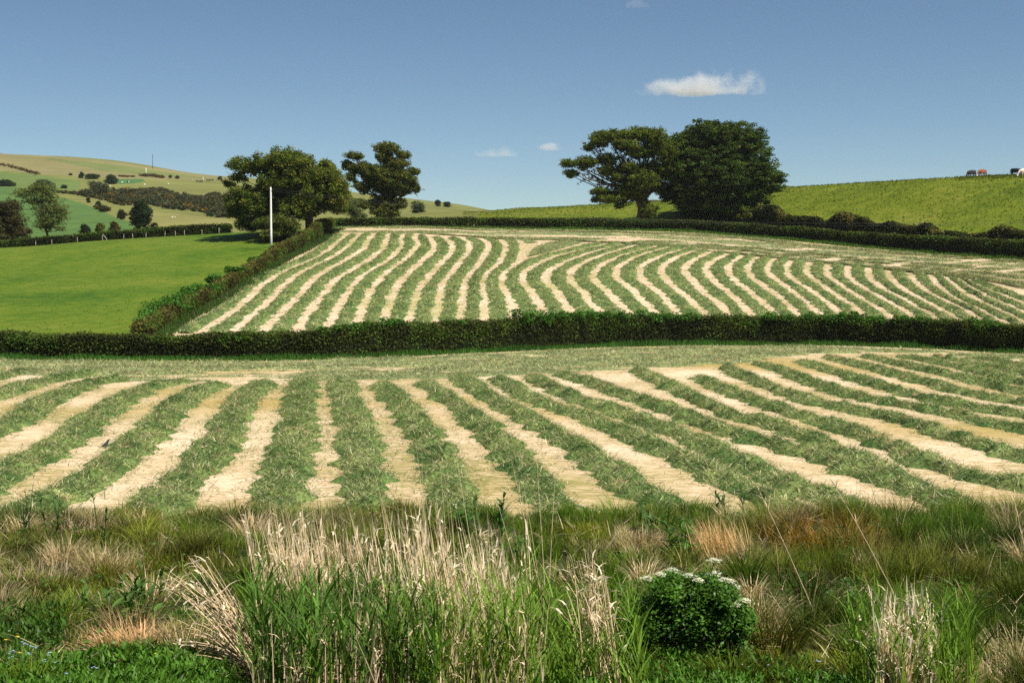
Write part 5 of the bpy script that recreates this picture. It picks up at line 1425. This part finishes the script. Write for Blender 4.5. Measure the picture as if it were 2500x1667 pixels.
for D0, tip, lab in (((2085, 1420), (1920, 1120), "long single pale stem leaning left over the right reed clump"), ((1880, 1300), (1745, 1130), "long single pale stem leaning left above the white-flowered plant"), ((2390, 1290), (2330, 1150), "thin pale stem standing at the right edge of the bank")):
    px, py = dpx(*D0); Yd = 17.5
    bx = (px-CX)/F*Yd; s = np.array([bx, Yd, ground_at(bx, Yd)]); e = at(*dpx(*tip), Yd + .3)
    q_ = np.linspace(0, 1, 8)[:, None]; P = s*(1-q_) + e*q_ + np.array([[0, 0, 1]])*(q_*(1-q_))*.15
    V, Q, T = tube(P, np.linspace(.006, .003, 8), 5); g = Geo(); g.add(V, Q, T, BLOND*.9)
    g.add(*blades(np.repeat(P[5:8], 4, 0), .14, .012, rng.uniform(0, 6.28, 12), rng.uniform(.2, .6, 12), rng.uniform(.2, .8, 12), BLOND, nseg=2))
    tag(g.build("grass_stem", M['straw']), lab, "grass stem", "long lone stems on the bank")

# white umbel plant
def umbel_plant():
    Yd = 14.6
    px, py = dpx(1590, 1540); x = (px-CX)/F*Yd
    z = ground_at(x, Yd)
    root = empty("umbel_plant", (x, Yd, z), "bushy dark green plant topped with flat white flower heads", "plant")
    g = Geo()
    s = Yd/F/.9408
    cols = np.array([.075, .170, .020])
    for (a, b2, rx, rz) in ((1590, 1420, 95, 85), (1510, 1430, 65, 80), (1665, 1430, 60, 80), (1600, 1360, 70, 45), (1530, 1360, 40, 35), (1600, 1500, 115, 60), (1590, 1450, 90, 80), (1560, 1540, 100, 40), (1650, 1540, 70, 40), (1500, 1490, 60, 50), (1680, 1500, 50, 45), (1655, 1370, 40, 35), (1475, 1450, 45, 60), (1705, 1440, 35, 60), (1545, 1335, 25, 25), (1620, 1345, 30, 25)):
        c = at(*dpx(a, b2), Yd + rng.normal(0, .1))
        V, Q, Cc = bush_geo(c, (rx*s, .30, rz*s), .040, 3000, cols*rng.uniform(.85, 1.2), up=.45, ncl=30, loose=(.8, .16))
        g.add(V, Q, None, Cc)
    g.build("foliage", M['herb'], root)
    
    for (a, b2, r) in ((1487, 1332, .085), (1517, 1318, .07), (1545, 1312, .085), (1582, 1325, .08), (1604, 1332, .06), (1640, 1320, .10), (1640, 1290, .09), (1664, 1335, .08), (1688, 1352, .08), (1508, 1358, .08), (1686, 1390, .08), (1711, 1382, .08), (1676, 1340, .05)):
        r *= .8
        c = at(*dpx(a, b2 - rng.uniform(0, 14)), Yd - .12 + rng.normal(0, .12))
        q_ = np.linspace(0, 1, 5)[:, None]
        sb = np.array([x + (c[0]-x)*.55, c[1] + .1, c[2] - .38])
        V, Q, T = tube(sb*(1-q_) + (c-np.array([0, 0, .05]))*q_, np.linspace(.007, .004, 5), 5); st = Geo(); st.add(V, Q, T, cols*1.6); st.build("stem", M['herb'], root)
        u = Geo()
        for q2 in range(11):
            an = q2*2.4; rr = r*math.sqrt(q2/11)
            d = c + np.array([rr*math.cos(an), rr*math.sin(an), -.03*(rr/r)**2])
            V, Q, T = tube(np.array([c - np.array([0, 0, .055]), d - np.array([0, 0, .006])]), [.0022, .0018], 4, False); u.add(V, Q, None, cols*2)
            m = 16
            e = rng.normal(0, 1, (m, 3))*np.array([.012, .012, .004])
            V, Q = leaf_quads(d + e, .013*rng.uniform(.7, 1.3, m), 1.8, 1.0); u.add(V, Q, None, np.array([.74, .74, .62]))
        u.build("umbel", M['herb'], root)
umbel_plant()

def big_leaf(g, p, az, L, W, lean, bend, col, nseg=6):
    """broad pointed leaf with a fold along its midrib"""
    a = lean; pts = []
    q = np.array(p, float)
    for k in range(nseg+1):
        f = k/nseg
        w = W*math.sin(math.pi*min(1, .12 + f*.88))**.8*(1-.25*f)
        if k == nseg: w = .002
        d = np.array([math.sin(a)*math.cos(az), math.sin(a)*math.sin(az), math.cos(a)])
        side = np.array([-math.sin(az), math.cos(az), 0])
        upv = np.cross(side, d)*-1
        pts += [q - side*w/2 + upv*w*.18, q, q + side*w/2 + upv*w*.18]
        q = q + d*L/nseg; a += bend/nseg
    Q = []
    for k in range(nseg):
        i = 3*k; Q += [[i, i+1, i+4, i+3], [i+1, i+2, i+5, i+4]]
    g.add(np.array(pts), np.array(Q), None, col)
def dock(D, Yd, h, n, label, col, name="dock_plant", cat="plant", L=(.25, .42), W=(.07, .11), seed=0, spread=.12, stem=True, group="broad-leaved plants on the bank"):
    px, py = dpx(*D)
    if Yd is None:
        x, y = bank_hit([D]); x, y = x[0], y[0]
    else: x, y = (px-CX)/F*Yd, Yd
    z = ground_at(x, y)
    root = empty(name, (x, y, z), label, cat, group)
    g = Geo()
    ns = max(2, n//10)
    for k in range(ns):
        bx, by = x + rng.normal(0, spread), y + rng.normal(0, spread)
        hh = h*rng.uniform(.65, 1.05)
        ln = rng.normal(0, .12, 2)
        P = np.array([[bx, by, z-.03], [bx + ln[0]*hh*.5, by + ln[1]*hh*.5, z + hh*.5], [bx + ln[0]*hh, by + ln[1]*hh, z + hh]])
        V, Q, T = tube(P, [.009, .007, .004], 5); s = Geo(); s.add(V, Q, T, np.asarray(col)*1.3); s.build("stem", M['herb'], root)
        for j in range(n//ns):
            f = rng.uniform(.02, .98)**1.5
            p = P[0]*(1-f) + P[2]*f
            sc = 1.1 - .55*f
            big_leaf(g, p, rng.uniform(0, 6.28), rng.uniform(*L)*sc, rng.uniform(*W)*sc, rng.uniform(.35, 1.1), rng.uniform(.5, 1.4), np.asarray(col)*np.array([2.0, 1.75, 1.0])*rng.uniform(.7, 1.4))
    g.build("leaves", M['herb'], root)
DK = (.030, .075, .020)
dock((105, 1250), None, 1.0, 110, "dark tall thistle-like plant by the field edge at the left", (.024, .055, .020), L=(.20, .36), W=(.04, .065), spread=.35)
dock((310, 1420), None, .50, 70, "low spreading dock with grey-green leaves on the left slope", (.036, .085, .026), L=(.22, .36), W=(.06, .10), spread=.25)
dock((1090, 1245), None, .75, 110, "dark leafy dock standing behind the reeds", (.026, .070, .018), L=(.22, .38), W=(.07, .11), spread=.45)
dock((1535, 1235), None, .78, 70, "grey-green dock at the field edge above the white flowers", (.036, .080, .030), L=(.24, .38), W=(.07, .11), spread=.28)
dock((1585, 1275), None, .6, 50, "leafy dock hanging below the grey-green one", (.034, .090, .020), L=(.22, .34), W=(.07, .11), spread=.2)
dock((1672, 1200), None, .62, 60, "dark dock right of the upright straw tussock", (.030, .070, .028), L=(.22, .34), W=(.06, .10), spread=.25)
dock((570, 1165), None, .6, 26, "small dark plant on the brown straw heap", (.030, .060, .018), L=(.15, .25), W=(.03, .05), spread=.2)

# leafy ground cover along the bottom with small flowers
def herb_mat(n, pxlo, pxhi, ylo, yhi, label, hmax=.22, k2=1.0):
    X, Y, b = spot(n, pxlo, pxhi, ylo, yhi)
    k = fbm(X*1.6, Y*1.6, 501, 3) > .36
    b = b[k]; n = len(b)
    b[:, 2] += hmax*rng.uniform(0, 1, n)*(fbm(b[:, 0]*2, b[:, 1]*2, 502, 2)+.3)
    c = k2*np.array([.070, .165, .016])*rng.uniform(.55, 1.5, (n, 1))
    V, Q, T, Cc = blades(b, rng.uniform(.05, .11, n), rng.uniform(.016, .030, n), rng.uniform(0, 6.28, n), rng.uniform(.2, .9, n), rng.uniform(.3, 1.2, n), c, nseg=2, taper=False)
    tag(mk("herb_cover", V, Q, T, Cc, M['herb']), label, "ground cover", None, "stuff")
herb_mat(16000, -60, 620, 12.8, 14.9, "bright leafy herbs along the bottom left")
herb_mat(11000, 1220, 1860, 12.8, 14.6, "bright leafy herbs along the bottom right of centre")
herb_mat(4000, 1820, 2000, 12.8, 14.2, "bright leafy herbs under the right reed clump")
herb_mat(2600, -60, 150, 15.2, 17.5, "green leafy weeds on the left edge of the slope", .3, .6)
def flower(D, col, label, cat, group, r=.016, n=5, name="wildflower"):
    px, py = dpx(*D); Yd = 14.25
    for _ in range(3):
        pass
    c = at(px, py, Yd)
    gz = ground_at(c[0], Yd)
    if c[2] < gz + .08:
        Yd = 13.9; c = at(px, py, Yd); gz = ground_at(c[0], Yd)
    c[2] = max(c[2], gz + .12)
    root = empty(name, (c[0], Yd, gz), label, cat, group)
    g = Geo()
    for _ in range(n):
        e = c + rng.normal(0, 1, 3)*np.array([.016, .012, .010])
        for q_ in range(5):
            big_leaf(g, e, q_*1.257 + rng.uniform(0, .4), r*.75, r*.6, 1.25, .2, col, 3)
    g.build("petals", M['herb'], root)
    s = Geo(); V, Q, T = tube(np.array([[c[0], Yd, gz], [c[0]+.01, Yd, (gz+c[2])/2], c]), [.003, .003, .002], 4); s.add(V, Q, T, (.05, .12, .02)); s.build("stem", M['herb'], root)
BLUE, YEL = (.42, .58, .80), (.80, .62, .03)
bl = [(55, 1476), (72, 1484), (80, 1486), (25, 1498), (70, 1500), (113, 1500), (24, 1508), (152, 1545), (265, 1528), (220, 1533), (231, 1530), (348, 1519), (382, 1520), (102, 1518), (495, 1553), (130, 1524),
      (1448, 1508), (1366, 1502), (1715, 1528), (1723, 1550), (1703, 1545), (1768, 1525), (1545, 1556), (1655, 1560), (1880, 1518)]
for k, D in enumerate(bl):
    side = "bottom left" if D[0] < 800 else "bottom right of centre"
    flower(D, BLUE, "tiny pale blue flower cluster in the leafy herbs at the %s" % side, "flower", "small blue flowers in the herbs at the " + side, .019, 4)
for D in ((10, 1471), (40, 1463), (50, 1495), (352, 1505)):
    flower(D, YEL, "small yellow buttercup among the blue flowers at the bottom left", "flower", "yellow buttercups at the bottom left", .030, 1, "buttercup")

# ------------------------------------------------------------------ clouds, well beyond the hills
def cloud(label, px0, px1, py0, py1, Yd, dens, seed, thick=.35, skew=0.0):
    a, b = at(px0, py1, Yd), at(px1, py0, Yd)
    W, H = b[0]-a[0], b[2]-a[2]
    bpy_me = bpy.data.meshes.new("cloud")
    x, y, z = W/2, W*thick/2, H/2
    bpy_me.from_pydata([(i*x, j*y, k*z) for i in (-1, 1) for j in (-1, 1) for k in (-1, 1)], [], [(0, 1, 3, 2), (4, 6, 7, 5), (0, 4, 5, 1), (2, 3, 7, 6), (0, 2, 6, 4), (1, 5, 7, 3)])
    o = bpy.data.objects.new("cloud", bpy_me); COL.objects.link(o)
    o.location = ((a[0]+b[0])/2, Yd, (a[2]+b[2])/2)
    m, n, l = new_mat("cloud_vapour")
    tc = n.new("ShaderNodeTexCoord")
    mp = n.new("ShaderNodeMapping"); mp.inputs["Scale"].default_value = (1/x, 1/y, 1/z); l.new(tc.outputs["Object"], mp.inputs["Vector"])
    sep = n.new("ShaderNodeSeparateXYZ"); l.new(mp.outputs[0], sep.inputs[0])
    def mth(op, a, b=None, c=None):
        q = n.new("ShaderNodeMath"); q.operation = op
        for k, v in enumerate((a, b, c)):
            if v is None: continue
            if hasattr(v, "links"): l.new(v, q.inputs[k])
            else: q.inputs[k].default_value = v
        return q.outputs[0]
    mp2 = n.new("ShaderNodeMapping"); mp2.inputs["Location"].default_value = (seed*7.3, seed*3.1, 0); mp2.inputs["Scale"].default_value = (1/H*.42,)*3; l.new(tc.outputs["Object"], mp2.inputs["Vector"])
    nz = noise(n, l, 2.0, 6, .62, mp2.outputs[0])
    # heaped top over a flat base, thinning to the ends
    zz = mth('ADD', sep.outputs[2], 0.55)
    up = mth('MULTIPLY', mth('MAXIMUM', zz, 0.0), mth('SUBTRACT', 1.05, mth('MULTIPLY', sep.outputs[0], skew))); dn = mth('MULTIPLY', mth('MINIMUM', zz, 0.0), 3.5)
    r2 = mth('ADD', mth('ADD', mth('POWER', sep.outputs[0], 2.0), mth('POWER', sep.outputs[1], 2.0)), mth('ADD', mth('POWER', mth('MULTIPLY', up, .66), 2.0), mth('POWER', dn, 2.0)))
    body = mth('SUBTRACT', 1.0, r2)
    v = mth('ADD', mth('MULTIPLY', body, .8), mth('MULTIPLY', mth('SUBTRACT', nz, .5), 2.9))
    v = mth('MULTIPLY', mth('MINIMUM', mth('MAXIMUM', mth('SUBTRACT', v, .22), 0.0), .6), mth('MINIMUM', mth('MAXIMUM', mth('MULTIPLY', body, 4), 0), 1))
    pv = n.new("ShaderNodeVolumePrincipled")
    pv.inputs["Color"].default_value = (1, 1, 1, 1); pv.inputs["Anisotropy"].default_value = 0.0
    l.new(mth('MULTIPLY', v, dens/H), pv.inputs["Density"])
    out = n.new("ShaderNodeOutputMaterial"); l.new(pv.outputs[0], out.inputs["Volume"])
    bpy_me.materials.append(m)
    tag(o, label, "cloud", "clouds in the blue sky")
cloud("largest white cloud, heaped with a flat base, above the sycamore", 1525, 1874, 164, 246, 7000, 5, 1, .35, .62)
cloud("thin faint cloud low in the sky between the oaks, left one", 1150, 1285, 346, 388, 9000, 1.3, 2, .35, .3)
cloud("small faint cloud low in the sky, right one of the pair", 1295, 1385, 342, 371, 9000, 1.6, 3, .35, .2)
cloud("wisp of cloud cut by the top edge of the sky", 1520, 1595, -14, 26, 7000, 1.4, 4)

# ------------------------------------------------------------------ thin summer haze over the valley
hx, hy0, hy1, hz0, hz1 = 12000.0, -150.0, 9100.0, -160.0, 140.0
hm = bpy.data.meshes.new("haze")
hm.from_pydata([(i, j, k) for i in (-hx, hx) for j in (hy0, hy1) for k in (hz0, hz1)], [], [(0, 1, 3, 2), (4, 6, 7, 5), (0, 4, 5, 1), (2, 3, 7, 6), (0, 2, 6, 4), (1, 5, 7, 3)])
ho = bpy.data.objects.new("haze", hm); COL.objects.link(ho)
m, n, l = new_mat("thin_haze")
pv = n.new("ShaderNodeVolumePrincipled")
pv.inputs["Color"].default_value = (0.86, 0.92, 1.0, 1)
pv.inputs["Density"].default_value = 0.00004
pv.inputs["Anisotropy"].default_value = 0.2
out = n.new("ShaderNodeOutputMaterial"); l.new(pv.outputs[0], out.inputs["Volume"])
hm.materials.append(m)
tag(ho, "thin blue summer haze in the air over the valley", "haze", None, "stuff")
